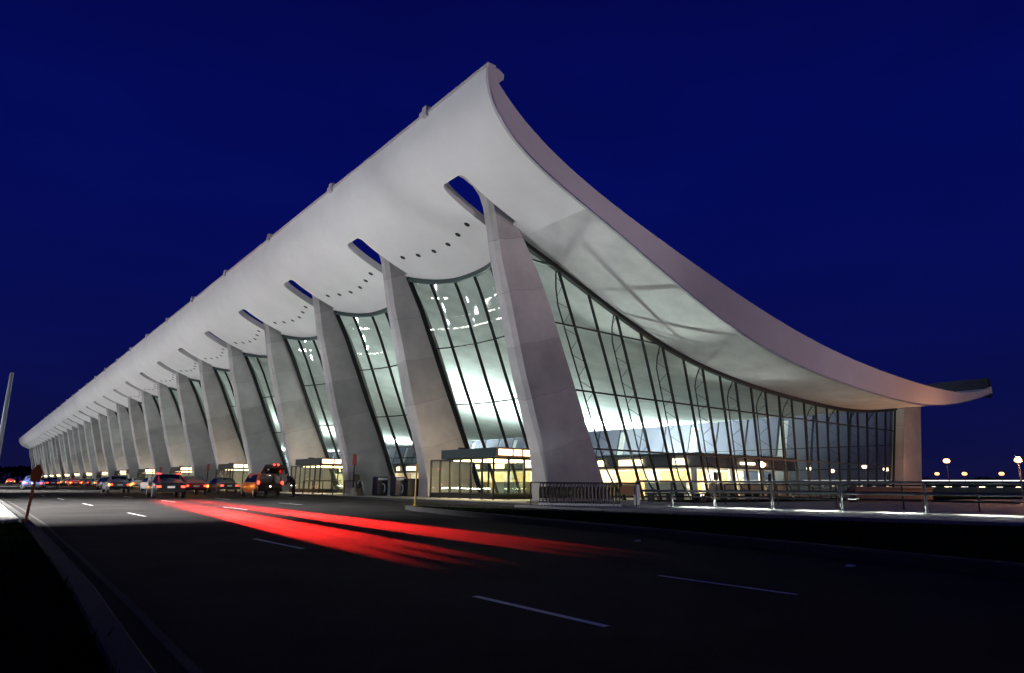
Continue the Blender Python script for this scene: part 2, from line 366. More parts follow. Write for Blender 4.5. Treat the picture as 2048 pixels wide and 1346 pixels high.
# end fascias (deep edge beams)
for (ya, yb) in ((-Y0, -Y0 + .18), (NB * B + Y0 - .18, NB * B + Y0)):
    b = MB(); lo = LO.copy(); lo = lo - NRM * .04; lo[0] = LO[0]
    rows = [[(lo[i, 0], ya, lo[i, 1]), (UU[i, 0], ya, UU[i, 1]), (UU[i, 0], yb, UU[i, 1]), (lo[i, 0], yb, lo[i, 1])] for i in range(NP)]
    b.grid(rows, True); b.add(rows[0], [(0, 1, 2, 3)]); b.add(rows[-1], [(0, 1, 2, 3)])
    b.build('fascia', 'fascia', roof, smooth=True)
b = MB(); b.tube([(LO[i, 0] - NRM[i, 0] * .06, -Y0 - .03, LO[i, 1] - NRM[i, 1] * .06) for i in range(2, NP - 1)], .035, 6); b.build('edge_trim', 'trim', roof, smooth=True)
b = MB(); b.beam((LO[0, 0] + .2, -Y0 - .02, LO[0, 1] + .06), (LO[0, 0] + .2, NB * B + Y0, LO[0, 1] + .06), .5, .14); b.build('edge_gutter', 'fascia', roof)
b = MB()
b.prism([(LO[0, 0] - .02, LO[0, 1] + .02), (LO[0, 0] + .62, LO[0, 1] + .05), (LO[0, 0] + .95, LO[0, 1] - .12), (LO[0, 0] + .92, LO[0, 1] - .40), (LO[0, 0] + .45, LO[0, 1] - .85), (LO[0, 0] + .2, LO[0, 1] - .6)], -Y0 - .004, -Y0 + .6, 'y'); b.build('edge_lip', 'fascia', roof)
for i in range(20):
    b = MB(); y = i * B
    b.box(LO[0, 0] - .16, LO[0, 0] + .5, y - .22, y + .22, LO[0, 1] - .18, LO[0, 1] + .42); b.box(LO[0, 0] - .1, LO[0, 0] + .2, y + .22, y + .62, LO[0, 1] + .1, LO[0, 1] + .3)
    b.build('drain_box', 'fascia', roof, bevel=.04)
# curved upstand at the rear corner of the roof
b = MB()
b.prism([(-5.55, 12.1), (-.2, 12.1)] + [(-.2 + .95 * math.sin(R(a)), 11.3 + .8 * math.cos(R(a))) for a in (20, 45, 70, 95, 120, 150)] + [(-.2, 10.2), (-5.55, 10.2)], 69.6, 70.6, 'x'); b.build('rear_upstand', 'upstand', roof)
# soffit downlights
for i in range(9):
    for (x, yy) in ((10.69, 9.62), (11.05, 8.2), (11.29, 6.64), (11.29, 5.0), (11.0, 3.48), (10.68, 2.06)):
        z = soff(x); b = MB(); s_ = (soff(x + .2) - soff(x - .2)) / .4
        vs = [(x + .17 * math.cos(a), i * B + yy + .17 * math.sin(a), z + s_ * .17 * math.cos(a) - .006) for a in np.linspace(0, 2 * math.pi, 13)[:-1]]
        vs2 = [(p_[0] * 1, p_[1], p_[2] - .02) for p_ in vs]
        b.add(vs + vs2, [tuple(range(12)), tuple(range(12, 24))] + [(k, (k + 1) % 12, 12 + (k + 1) % 12, 12 + k) for k in range(12)])
        b.build('downlight', 'frame', roof)
# front piers
OUT = [(-.95, 14.52, .72), (-.6, 14.5, .68), (.3, 14.46, .62), (1.2, 14.3, .54), (2.0, 14.1, .48), (3.5, 13.6, .44), (6.13, 12.75, .40), (9.92, 11.75, .34), (12.05, 11.15, .30), (14.28, 10.72, .28), (15.3, 10.5, .28), (16.0, 10.2, .28), (16.45, 9.75, .28), (16.72, 9.1, .28), (16.78, 8.7, .28)]
INN = [(-.95, 19.7), (.2, 18.95), (3.19, 17.75), (5.7, 16.7), (8.77, 15.45), (11.53, 14.2), (13.6, 12.95), (14.79, 12.1), (15.3, 11.75), (16.0, 11.3), (16.72, 10.4), (16.78, 10.2)]
iz = [p[0] for p in INN]; ix = [p[1] for p in INN]
def pier_mesh():
    bb = MB(); rows = []
    for z, xo, a in OUT:
        xi = float(np.interp(z, iz, ix)); h = max(.6, a)
        k = .2
        rows.append([(xo, -a + .06, z + UP), (xo + .06, -a, z + UP), (xo + k, -min(h, a + .22), z + UP), (xi - .08, -h, z + UP), (xi, -h + .08, z + UP), (xi, h - .08, z + UP), (xi - .08, h, z + UP), (xo + k, min(h, a + .22), z + UP), (xo + .06, a, z + UP), (xo, a - .06, z + UP)])
    bb.grid(rows, True); m_ = len(rows[0]); bb.add(rows[0], [tuple(range(m_))]); bb.add(rows[-1], [tuple(range(m_))])
    return bb
p0 = pier_mesh().build('pier', 'concrete', T, smooth=True)
for i in range(1, NB + 1):
    c = p0.copy(); COL.objects.link(c); c.parent = T; c.location = (0, i * B, 0)
# rear piers
b = MB(); rows = []
for z, xo, xi, h in ((-.95, 63.4, 58.4, .65), (1.2, 63.8, 59.6, .62), (4, 64.6, 60.6, .6), (7.4, 65.5, 61.6, .58), (9.05, 66.0, 62.3, .58)):
    rows.append([(xo, -h + .1, z + UP), (xo - .1, -h, z + UP), (xi + .1, -h, z + UP), (xi, -h + .1, z + UP), (xi, h - .1, z + UP), (xi + .1, h, z + UP), (xo - .1, h, z + UP), (xo, h - .1, z + UP)])
b.grid(rows, True); b.add(rows[0], [tuple(range(8))]); b.add(rows[-1], [tuple(range(8))])
q0 = b.build('rear_pier', 'concrete', T, smooth=True)
for i in range(1, NB + 1):
    c = q0.copy(); COL.objects.link(c); c.parent = T; c.location = (0, i * B, 0)
# front curtain walls: concave, outward-leaning glass between the piers
GL = [(-.8, 18.95), (2.45, 17.69), (4.86, 16.6), (6.93, 15.65), (9.67, 14.46), (12.06, 13.41), (14.5, 12.1), (16, 11.2)]
gz_ = [g[0] for g in GL]; gx_ = [g[1] for g in GL]
MY = [.6, 2.0, 4.05, 6.1, 8.15, 10.2, B - .6]
def bow(y): return 1.4 * (1 - abs((y - B / 2) / (B / 2 - .6)) ** 2.5)
def gpt(y, z):      # z relative to the camera
    f = .72 + .28 * max(0, min(1, z / 13)); return Vector((float(np.interp(z, gz_, gx_)) + bow(y) * f, y, z + UP))
def ztop(y):
    z = 15.0
    for _ in range(400):
        p = gpt(y, z)
        if p.z <= soff(p.x): return z
        z -= .01
    return z
ys = [.6 + (B - 1.2) * k / 24 for k in range(25)]
b = MB(); rows = []
for y in ys:
    zt = ztop(y); rows.append([gpt(y, -.8 + (zt + .8) * t / 24) for t in range(25)])
b.grid(rows)
g0 = b.build('glass_wall', 'glass', T, smooth=True)
b = MB()
for y in MY:
    zt = ztop(y); pp = [gpt(y, -.8 + (zt + .8) * t / 14) for t in range(15)]; wd = .13 if .7 < y < B - .7 else .3
    for k in range(14):
        b.beam(pp[k] , pp[k + 1] , .20 if wd < .2 else .3, wd if wd > .2 else .085, up=(0, 1, 0))
for z in (-.55, 2.17, 5.55, 9.39):
    pp = [gpt(y, z) for y in ys]
    for k in range(24): b.beam(pp[k] + Vector((-.02, 0, 0)), pp[k + 1] + Vector((-.02, 0, 0)), .14, .075)
fr0 = b.build('glazing_bars', 'frame', g0)
b = MB(); pp = [gpt(y, ztop(y) - .12) for y in ys]
for k in range(24): b.beam(pp[k] + Vector((-.05, 0, -.04)), pp[k + 1] + Vector((-.05, 0, -.04)), .22, .30)
hd0 = b.build('head_frame', 'head', g0)
for i in range(1, NB):
    c = copy_tree(g0, T); c.location = (0, i * B, 0)
# end curtain wall (near end) : fanned mullions with bow trusses behind
MTX = [16.0, 18.5, 21.0, 23.3, 25.5, 27.7, 29.85, 31.9, 33.85, 35.85, 37.8, 39.75, 41.65, 43.6, 45.5, 47.4, 49.3, 51.2, 53.1, 55.0, 57.0, 59.0, 61.2]
MBX = [21.0 + 1.72 * i for i in range(23)]
YW = .1
def mline(i):
    xt = MTX[i]; zt = soff(xt); xb = MBX[i]; zb = .35 + UP
    d = (xb - xt) / (zt - zb); x0 = xb + d * (zb - GZ)
    return Vector((x0, YW, GZ)), Vector((xt, YW, zt - .02))
def left_edge(z): return float(np.interp(z - UP, iz, ix)) - .05
ends = {}
for (yw, sgn, nm) in ((YW, 1, 'near'), (NB * B - YW, -1, 'far')):
    b = MB(); lo_b = mline(22)[0].x; cols = []
    for k in range(0, 61):
        t = k / 60; xt = 13.0 + (61.2 - 13.0) * t; zt = soff(xt) - .03
        xb = 19.2 + (lo_b - 19.2) * t
        cols.append([(xb + (xt - xb) * s / 8, yw, GZ + (zt - GZ) * s / 8) for s in range(9)])
    b.grid(cols); g = b.build('end_glass_wall', 'glass', T); ends[nm] = g
    hb = MB()
    for k in range(60):
        a_ = Vector(cols[k][-1]); c_ = Vector(cols[k + 1][-1]); hb.beam(a_ + Vector((0, -.04 * sgn, -.10)), c_ + Vector((0, -.04 * sgn, -.10)), .3, .26)
    hb.build('head_frame', 'frame', g)
    tb = MB()
    for z in (12.87, 9.39, 5.55, 2.17, -.6):
        zz = z + UP; x0 = left_edge(zz) - .05
        xs_ = [x for x in np.linspace(13, 61.2, 300) if soff(x) > zz]
        x1 = max(xs_) if max(xs_) < 61 else None
        if x1 is None: x1 = float(np.interp(zz, [GZ, soff(61.2)], [lo_b, 61.2]))
        # the section of the wall where the soffit dips below the bar
        tb.beam((x0, yw - .015 * sgn, zz), (x1, yw - .015 * sgn, zz), .11, .10)
    tb.build('transoms', 'frame', g)
    for i in range(23):
        a_, c_ = mline(i); a_.y = c_.y = yw
        mb = MB(); mb.beam(a_, c_, .095, .16, up=(0, 1, 0)); mb.build('mullion', 'frame', g)
for i in range(0, 21, 2):
    a_, c_ = mline(i); L_ = (c_ - a_).length; ax = (c_ - a_).normalized(); mb = MB()
    ch = []
    for k in range(15):
        t = k / 14; off = .75 * min(1, t / .16, (1 - t) / .14) ** .6 if 0 < t < 1 else .06
        ch.append(a_ + ax * (L_ - .1) * t + Vector((0, .12 + off, 0)))
    mb.tube(ch, .045, 6)
    nseg = max(6, int(L_ / .85)); 
    for k in range(nseg):
        t0 = (k + .5) / (nseg + .5); t1 = (k + 1.1) / (nseg + .5)
        q = lambda t, o: a_ + ax * L_ * t + Vector((0, .1 + o * (.75 * min(1, t / .16, (1 - t) / .14) ** .6 if 0 < t < 1 else 0), 0))
        mb.tube([q(t0, k % 2), q(min(t1, .97), 1 - k % 2)], .018, 5)
    mb.build('bow_truss', 'frame', ends['near'])
# rear curtain wall
b = MB(); b.add([(59.2, .6, GZ), (59.2, NB * B - .6, GZ), (61.8, NB * B - .6, soff(61.8)), (61.8, .6, soff(61.8))], [(0, 1, 2, 3)])
rg = b.build('rear_glass_wall', 'backglass', T)
b = MB()
for i in range(NB * 3 + 1):
    y = .7 + i * (NB * B - 1.4) / (NB * 3); b.beam((59.17, y, GZ), (61.77, y, soff(61.8)), .07, .16, up=(0, 1, 0))
for z in (2.9, 5.2):
    x = 59.2 + 2.6 * (z - GZ) / (soff(61.8) - GZ); b.beam((x - .04, .6, z), (x - .04, NB * B - .6, z), .1, .09)
b.build('glazing_bars', 'frame', rg)
b = MB(); b.box(14.2, 64, -.1, NB * B + .1, GZ + .002, GZ + .012); b.build('hall_floor', 'floor', T)

# hall uplights stand on the counter block
# ------------------------------------------------------------------ ticket counter block inside the hall
BX0, BX1, BY0, BY1 = 33.5, 47.7, 3.6, NB * B - 4
KB = thing('ticket_counter_block', 'low dark-roofed counter block with warm lit shops inside the glass hall', 'counter block')
b = MB(); b.box(BX0, BX1, BY0, BY1, 1.5 + UP, 2.5 + UP); b.build('canopy', 'grey', KB, bevel=.03)
b = MB(); b.box(BX0 - .12, BX1 + .12, BY0 - .12, BY1 + .12, 2.5 + UP, 2.62 + UP); b.build('roof_edge', 'head', KB)
b = MB(); b.box(BX0 - .10, BX1 + .10, BY0 - .10, BY1, 1.53 + UP, 1.62 + UP); b.build('fascia_trim', 'canopy', KB)
b = MB()
b.box(BX0 + 3.2, BX1 - 3.2, BY0 + 3.2, BY1 - 3, GZ + .02, 1.5 + UP); b.build('back_wall', 'cream', KB)
# panels of wood / white along the end and the front
for i, (u0, u1, m_) in enumerate(((0, 2.2, 'wood'), (2.4, 4.2, 'white'), (4.4, 5.2, 'wood'), (5.4, 7.7, 'cream'))):
    b = MB(); b.box(BX0 + 3.2 + u0, BX0 + 3.2 + u1, BY0 + 3.12, BY0 + 3.19, GZ + .05, 2.3); b.build('wall_panel', m_, KB)
yy = BY0 + 3.4
for i in range(24):
    L_ = (2.6, 1.4, 3.2, 2.0)[i % 4]; b = MB(); b.box(BX0 + 3.12, BX0 + 3.19, yy, yy + L_, GZ + .05, 2.3); b.build('wall_panel', ('wood', 'white', 'wood', 'cream')[i % 4], KB); yy += L_ + .25
for i in range(10):
    b = MB(); y = BY0 + 1.5 + i * 5.2; b.box(BX0 + .5, BX0 + 1.2, y, y + 4.2, GZ + .02, 1.25); b.box(BX0 + .4, BX0 + 1.3, y - .05, y + 4.25, 1.25, 1.31); b.build('counter', 'wood' if i % 2 else 'white', KB, bevel=.02)
for i in range(3):
    b = MB(); x = BX0 + 2 + i * 4.2; b.box(x, x + 3.2, BY0 + .5, BY0 + 1.2, GZ + .02, 1.25); b.box(x - .05, x + 3.25, BY0 + .4, BY0 + 1.3, 1.25, 1.31); b.build('counter', 'cream', KB, bevel=.02)
for i in range(22):
    b = MB(); y = BY0 + .9 + (i * 4.4 if i < 3 else i * 4.4 + 1); L_ = (1.3, 2.6, .7, 3.4)[i % 4]; b.box(BX0 - .17, BX0 - .125, y, y + L_, 1.72 + UP, 2.2 + UP); b.build('lit_sign', 'sign', KB)
for (x0, x1) in ((BX0 + 5.5, BX0 + 7.6),):
    b = MB(); b.box(x0, x1, BY0 - .17, BY0 - .125, 1.85 + UP, 2.05 + UP); b.build('lit_sign', 'sign', KB)
for x in (BX0 + .35, BX0 + 5.2, BX0 + 9.6, BX1 - .35):
    b = MB(); b.lathe([(.22, GZ), (.22, 1.5 + UP)], (x, BY0 + .6, 0)); b.build('post', 'white', KB, smooth=True)
for i in range(7):
    y = BY0 + 6 + i * 52; L_ = 50
    yc = min(y + 18, 350)
    light('counter_lamp', 'AREA', (BX0 + .8, yc, 1.40 + UP), 4600, (1, .80, .56), KB, (BX0 + 3.2, yc, .9), shape='RECTANGLE', size=.8, size_y=46).rotation_euler = Matrix(((0, .5, -.866), (-1, 0, 0), (0, .866, .5))).to_euler() if False else Euler((0, -R(60), 0))
light('counter_lamp', 'AREA', (BX0 + 7, BY0 + .8, 1.40 + UP), 1200, (1, .84, .62), KB, None, shape='RECTANGLE', size=12, size_y=.8).rotation_euler = Euler((R(60), 0, 0))
# uplight troughs on top of the block
for i in range(8):
    y = BY0 + .4 + 46 * i; L_ = 45 if i < 7 else 38
    b = MB(); b.box(BX1 - 3.6, BX1 - .4, y, y + L_, 2.62 + UP, 2.75 + UP); b.build('uplight_trough', 'white', KB)
    light('uplight', 'AREA', (BX1 - 2.0, y + L_ / 2, 2.82 + UP), P_UP * (2.9 if i == 0 else 2.2) * L_ / 10, (.86, 1.0, .97), KB, (BX1 + 3.4, y + L_ / 2, 8.2), shape='RECTANGLE', size=2.4, size_y=L_ - 1, spread=R(130))
    light('uplight', 'AREA', (BX1 - 1.2, y + L_ / 2, 2.84 + UP), P_UP * (.70 if i == 0 else .42) * L_ / 10, (.86, 1.0, .97), KB, (BX1 - 1.4, y + L_ / 2, 20), shape='RECTANGLE', size=1.2, size_y=L_ - 1)
    light('uplight', 'AREA', (BX0 + 1.6, y + L_ / 2, 2.82 + UP), P_UP * .08 * L_ / 10, (.90, 1.0, .96), KB, (BX0 - 7, y + L_ / 2, 16), shape='RECTANGLE', size=1.6, size_y=L_ - 1)

for i, (x, y, p) in enumerate(((22.3, 2.6, 3400), (33, 2.4, 1000))):  # added lamps that throw glazing bar shadows onto the end soffit
    fu = thing('added_floor_uplight', ('added floor uplight just inside the end glass wall near the big pier', 'added floor uplight just inside the end glass wall by the counter block')[i], 'uplight', (x, y, GZ), group='added floor uplights inside the end glass wall')
    b = MB(); b.box(-.2, .2, -.2, .2, .015, .3); b.build('housing', 'dark', fu, bevel=.02)
    b = MB(); b.box(-.15, .15, -.15, .15, .302, .31); b.build('lens', 'pinkl', fu)
    l = light('soffit_beam', 'SPOT', (0, 0, .42), p, (.97, 1, .96), fu, spot_size=R(64), spot_blend=.6, shadow_soft_size=.025); l.rotation_euler = Vector((-2.2, -6.2, 12)).to_track_quat('-Z', 'Y').to_euler()
for i, (x, y, lab) in enumerate(((BX0 + 1.0, BY0 - .9, 'dark flight monitor hung in front of the lit counter block corner'), (BX0 + 8.6, BY0 - .8, 'dark flight monitor before the right part of the counter block'))):
    mo = thing('flight_monitor', lab, 'monitor', (x, y, GZ), R(25), group='flight monitors in the hall')
    q = MB(); q.tube([(0, 0, 0), (0, 0, 1.5)], .04, 8); q.lathe([(.25, 0), (.25, .03), (.05, .05)]); q.build('stand', 'dark', mo)
    q = MB(); q.box(-.55, .55, -.08, .08, 1.35, 1.95); q.build('screen', 'dark', mo, bevel=.02)
# ------------------------------------------------------------------ entrance vestibules
def make_vestibule():
    r = thing('entrance_vestibule', 'glass entrance vestibule', 'vestibule', (0, 0, GZ), group='glass entrance vestibules along the terminal front')
    X0, X1, Ya, Yb, H = 13.2, 18.2, 2.5, 9.2, 2.35
    cv = MB(); cv.box(X0 - .25, X1 - .3, Ya - .55, Yb - 1.6, H + .02, H + .55); cv.build('canopy', 'canopy', r, bevel=.02)
    rf = MB(); rf.box(X0, X1, Ya + .02, Yb, H - .06, H); rf.build('flat_roof', 'dark', r)
    bs = MB(); bs.box(X0, X1 - .2, Ya, Ya + .08, .02, .32); bs.box(X0, X0 + .08, Ya, Yb, .02, .32); bs.box(X0, X1 - .2, Yb - .08, Yb, .02, .32); bs.build('plinth', 'dark', r)
    n = 6
    for k in range(n + 1):
        y = Ya + (Yb - Ya) * k / n; q = MB(); q.box(X0 - .01, X0 + .09, y - .05 if k else y - .02, y + .05 if k < n else y + .02, 0, H); q.build('post', 'dark', r)
        if k < n:
            g = MB(); g.box(X0 + .035, X0 + .047, y + .05, Ya + (Yb - Ya) * (k + 1) / n - .05, .32, H - .06); g.build('glass_panel', 'vglass', r)
    for k in range(1, 5):
        x = X0 + (X1 - X0 - .4) * k / 4
        q = MB(); q.box(x - .05, x + .05, Ya - .01, Ya + .09, 0, H); q.build('post', 'dark', r)
        g = MB(); g.box(x - (X1 - X0 - .4) / 4 + .05, x - .05, Ya + .035, Ya + .047, .32, H - .06); g.build('glass_panel', 'vglass', r)
    q = MB(); q.box(X1 - .45, X1 - .35, Yb - .1, Yb, 0, H); q.build('post', 'dark', r)
    # sign band on the side facing up the road
    sb = MB(); sb.box(X0 - .2, X1 - .4, Ya - .62, Ya - .56, H + .03, H + .54); sg = sb.build('sign_board', 'signback', r)
    for (a_, c_) in ((X0 - .1, X0 + .85), (X0 + 1.0, X0 + 1.55), (X0 + 1.7, X0 + 2.9)):
        q = MB(); q.box(a_, c_, Ya - .66, Ya - .62, H + .12, H + .45); q.build('lit_panel', 'sign', sg)
    q = MB(); q.box(X0 + .3, X1 - .8, Ya + .4, Yb - 2.2, H - .12, H - .065); q.build('ceiling_lamp', 'warm', r)
    q = MB(); q.box(14.0, 14.5, Yb - 2.2, Yb - 1.9, H + .55, H + .75); q.build('roof_lamp', 'dark', r)
    l = light('pier_wash', 'SPOT', (14.3, Yb - 1.8, H + .7), 320, (1, .82, .60), r, spot_size=R(120), spot_blend=.8, shadow_soft_size=.1); l.rotation_euler = Vector((.9, 3, 1.2)).to_track_quat('-Z', 'Y').to_euler()
    q = MB()  # double door leaves in the side
    q.box(X1 - 2.2, X1 - 2.15, Ya + .5, Ya + 1.5, .02, 2.1); q.box(X1 - 2.2, X1 - 2.15, Ya + 1.6, Ya + 2.6, .02, 2.1); q.build('door', 'vglass', r)
    return r
v0 = make_vestibule()
v0['label'] = 'glass entrance vestibule nearest the viewer, beside the luggage carts, with green canopy'
vl = [v0]
for i in range(1, 14):
    c = copy_tree(v0); c.location = (0, 2 * i * B, GZ); vl.append(c)
    c['label'] = 'glass entrance vestibule behind the orange wagon and the dark guard rail' if i == 1 else f'small lit-sign glass vestibule at the pier feet, {ORD[i]} from the luggage carts'
for i in range(0, 6):
    light('vestibule_lamp', 'AREA', (15.3, 2 * i * B + 5, GZ + 2.2), 1000, (1, .80, .52), None, (15.3, 2 * i * B + 5, 0), shape='RECTANGLE', size=3, size_y=4).parent = vl[i]
    bpy.data.objects[-1] if False else None
for o in bpy.data.objects:
    if o.name.startswith('vestibule_lamp'): o.location = (15.3, 5, 2.2)

# ------------------------------------------------------------------ floodlights on the verge (behind and left of the camera's view)
b_h = None
def make_flood():
    r = thing('floodlight', 'ground floodlight on the left verge aimed at the terminal roof', 'floodlight', (-13.2, 0, .15), group='floodlights along the left verge')
    q = MB(); q.box(-.3, .3, -.4, .4, 0, .12); q.build('base', 'dark', r)
    q = MB(); q.beam((0, -.42, .1), (0, -.42, .6), .05, .05); q.beam((0, .42, .1), (0, .42, .6), .05, .05); q.build('yoke', 'dark', r)
    q = MB(); q.box(-.28, .0, -.38, .38, .35, .85); q.build('housing', 'dark', r, bevel=.02)
    q = MB(); q.box(.002, .012, -.34, .34, .39, .81); q.build('lens', 'pinkl', r)
    return r
f0 = make_flood(); floods = [f0]
FY = [-3, 8, 20, 36, 56, 78, 102, 128, 156, 186, 218, 252, 288, 326, 366]
for y in FY[1:]:
    c = copy_tree(f0); c.location = (-13.2, y, .15); floods.append(c)
f0.location = (-13.2, FY[0], .15)
for k, (c, y) in enumerate(zip(floods, FY)):
    gap = (FY[min(k + 1, len(FY) - 1)] - FY[max(k - 1, 0)]) / 2
    l = light('beam', 'SPOT', (.1, 0, .6), P_FLOOD * gap / 16 * (4.2 if k == 0 else 1), (.93, .94, 1.0), c, spot_size=R(100), spot_blend=.5, shadow_soft_size=.25)
    l.rotation_euler = Vector((22, 0 if k else -1, 15.5 if k else 19)).to_track_quat('-Z', 'Y').to_euler()

BY_ = (12.6, 14.4, 16.6, 19.2, 22.5, 26, 30, 35, 41, 49, 60, 76, 100, 140)  # added ground lights, out of view; their reflections make dashes in the front glass
bl0 = None
for r_, x in enumerate((-11.6, -15.6)):
    for k, y in enumerate(BY_):
        y2 = y + (0, .9)[r_] + random.uniform(-.4, .4); gap = (BY_[k + 1] - y) if k < len(BY_) - 1 else 40
        if bl0 is None:
            bl0 = bl = thing('added_ground_light', '', 'ground light', (x, y2, .15), group='added ground lights along the left verge')
            q = MB(); q.box(-.06, .06, -.5, .5, 0, .34); q.build('housing', 'dark', bl)
            q = MB(); q.box(-.055, .055, -.49, .49, .342, .44); q.build('diffuser', 'bollard', bl)
        else: bl = copy_tree(bl0); bl.location = (x, y2, .15)
        bl.scale = (1, gap * random.uniform(.3, .72), 1)
        bl['label'] = f'added white ground light in the {("kerbside", "outer")[r_]} row on the left verge, {ORD[k]} from the viewer'
bl = thing('added_bollard_lamp', 'added short white bollard lamp on the verge beside the viewer', 'bollard lamp', (-11.6, -15.6, .15))  # added out of view to light the orange marker sign
q = MB(); q.lathe([(.09, 0), (.09, .62), (.07, .64)], n=10); q.build('post', 'dark', bl)
q = MB(); q.lathe([(.10, .64), (.14, .72), (.14, .84), (.10, .92)], n=10); q.build('globe', 'bollard', bl, smooth=True)
# ------------------------------------------------------------------ hooded road lamps on the left side
def make_roadlamp():
    r = thing('hooded_road_lamp', 'tall hooded road lamp standing on the left verge', 'street lamp', (-14.5, 0, .1), group='hooded road lamps')
    q = MB(); q.tube([(0, 0, 0), (0, 0, 9.6)], [.11, .07], 10); q.tube([(0, 0, 9.5), (1.2, 0, 9.9)], .05, 8); q.build('pole', 'pole', r, smooth=True)
    q = MB(); q.box(1.0, 2.6, -1.0, 1.0, 10.0, 10.08); q.box(1.0, 2.6, -1.0, -.94, 9.06, 10.0); q.box(1.0, 1.06, -.94, 1.0, 9.2, 10.0); q.build('hood', 'dark', r)
    q = MB(); q.box(1.4, 2.2, -.2, .2, 9.9, 9.98); q.build('lens', 'pinkl', r)
    light('road_beam', 'SPOT', (1.8, 0, 9.75), P_ROAD, (1, .95, .90), r, shadow_soft_size=.05, spot_size=R(122), spot_blend=.5).rotation_euler = Euler((0, R(-9), 0))
    return r
h0 = make_roadlamp(); HY = [3.2, 52, 110, 180]
for y in HY[1:]:
    c = copy_tree(h0); c.location = (-14.5, y, .1)
h0.location = (-14.5, HY[0], .1)

# ------------------------------------------------------------------ tall pole at the left edge
P_ = thing('tall_pole', 'tall pale tapering pole with dark base at the left edge', 'pole', (-8.93, 17, .15))
q = MB(); q.tube([(0, 0, .9), (0, 0, 6.5)], [.13, .09], 14); q.build('shaft', 'pole', P_, smooth=True)
q = MB(); q.lathe([(.34, 0), (.34, .1), (.24, .16), (.22, 1.0), (.17, 1.1)]); q.build('base', 'dark', P_, smooth=True)
q = MB(); q.lathe([(.10, 6.5), (.105, 6.53), (.05, 6.6)]); q.build('cap', 'pole', P_, smooth=True)

# ------------------------------------------------------------------ small signs and posts
s_ = thing('marker_sign', 'leaning orange paddle marker with pointed top on the left kerb corner', 'road sign', (-8.98, -11.6, .15)); s_.rotation_euler = (0, R(3.5), 0)
q = MB(); q.tube([(0, 0, 0), (0, 0, .95)], .026, 8); q.build('post', 'orangesign', s_)
q = MB(); q.prism([(-.085, .78), (.085, .78), (.10, .98), (.05, 1.06), (0.03, 1.12), (-.03, 1.12), (-.05, 1.06), (-.10, .98)], -.036, -.028, 'y'); q.build('paddle', 'orangesign', s_)
y_ = thing('yellow_post', 'slim yellow post standing at the tip of the island', 'post', (3.75, -5.1, .13))
q = MB(); q.tube([(0, 0, 0), (0, 0, 1.6)], .035, 10); q.lathe([(.036, 1.6), (.02, 1.63)]); q.build('shaft', 'yellow', y_)
q = MB(); q.lathe([(.09, 0), (.09, .03), (.05, .06)]); q.build('foot', 'yellow', y_)
RSG = []
def red_sign(y, label, x=10.75):
    r = thing('red_sign', label, 'sign', (x, y, GZ), group='red signs on concrete feet')
    q = MB(); q.lathe([(.33, 0), (.30, .1), (.20, .5), (.12, .55)], n=12); q.build('foot', 'pave', r)
    q = MB(); q.tube([(0, 0, .5), (0, 0, 2.1)], .05, 8); q.build('post', 'dark', r)
    q = MB(); q.prism([(-.16, 2.05), (.16, 2.05), (.16, 2.75), (.09, 2.82), (-.09, 2.82), (-.16, 2.75)], -.03, .03, 'y'); q.build('panel', 'redsign', r)
red_sign(15.2, 'faded red sign on concrete foot, between the guard rail and the navy cabinets')
for i, y in enumerate((52, 76, 101, 130)): red_sign(y, f'{["faded red sign beyond the orange wagon", "small red sign further down the kerb", "tiny distant red sign among the cars", "farthest tiny red sign by the pier feet"][i]}')
# navy cabinets
def cabinet(x, y, label, m2='navy'):
    r = thing('vending_cabinet', label, 'cabinet', (x, y, GZ), group='navy cabinets by the pier')
    q = MB(); q.box(-.42, .42, -.38, .38, .06, 1.32); q.build('body', 'navy', r, bevel=.04)
    q = MB(); q.box(-.36, .36, -.40, -.384, 1.08, 1.24); q.build('label_plate', 'label', r)
    q = MB(); q.tube([(-.05, -.40, .85), (.12, -.44, .75), (.16, -.46, .5), (.1, -.44, .25)], .035, 8); q.build('highlight_hoop', 'label', r, smooth=True)  # pale hoop imitates a curved highlight on the cabinet front
    q = MB(); q.box(-.38, .38, -.34, .34, 0, .06); q.build('foot', 'dark', r)
cabinet(12.9, 15.4, 'navy cabinet with pale label plate, the one nearer the red sign')
cabinet(13.5, 13.9, 'navy cabinet with pale label plate, the one nearer the second pier')
b = MB(); b.box(-.5, .5, -.3, .3, 0, 1.15); b.box(-.55, .55, -.34, .34, 1.15, 1.2)
o = tag(b.build('dark_bin', 'dark', None, bevel=.03, loc=(14.2, 13.2, GZ)), 'plain black bin against the foot of the second pier', 'bin')
# dark guard rails beside vestibule two
def guard(name, pts, h, label, m, r_=.03, rails=(1.0,), group=None, every=None):
    g = thing(name, label, 'railing', (0, 0, 0), group=group)
    for hh in rails:
        q = MB(); q.tube([(x, y, z + hh * h) for x, y, z in pts], r_, 8); q.build('rail', m, g, smooth=True)
    for (x, y, z) in pts:
        q = MB(); q.tube([(x, y, z), (x, y, z + h)], r_ * 1.15, 8); q.box(x - .08, x + .08, y - .08, y + .08, z, z + .02); q.build('post', m, g, smooth=True)
    return g
guard('guard_rail', [(10.9, 24.5 - 1.9 * k, GZ) for k in range(6)], 1.0, 'low dark guard rail in front of the vestibule behind the orange wagon', 'dark')
b = MB(); b.lathe([(.34, 0), (.3, .35), (.18, .8), (.10, 1.0)], n=10); tag(b.build('dark_cone', 'dark', loc=(12.2, 17.1, GZ)), 'dark cone standing between the red sign and the navy cabinets', 'cone')
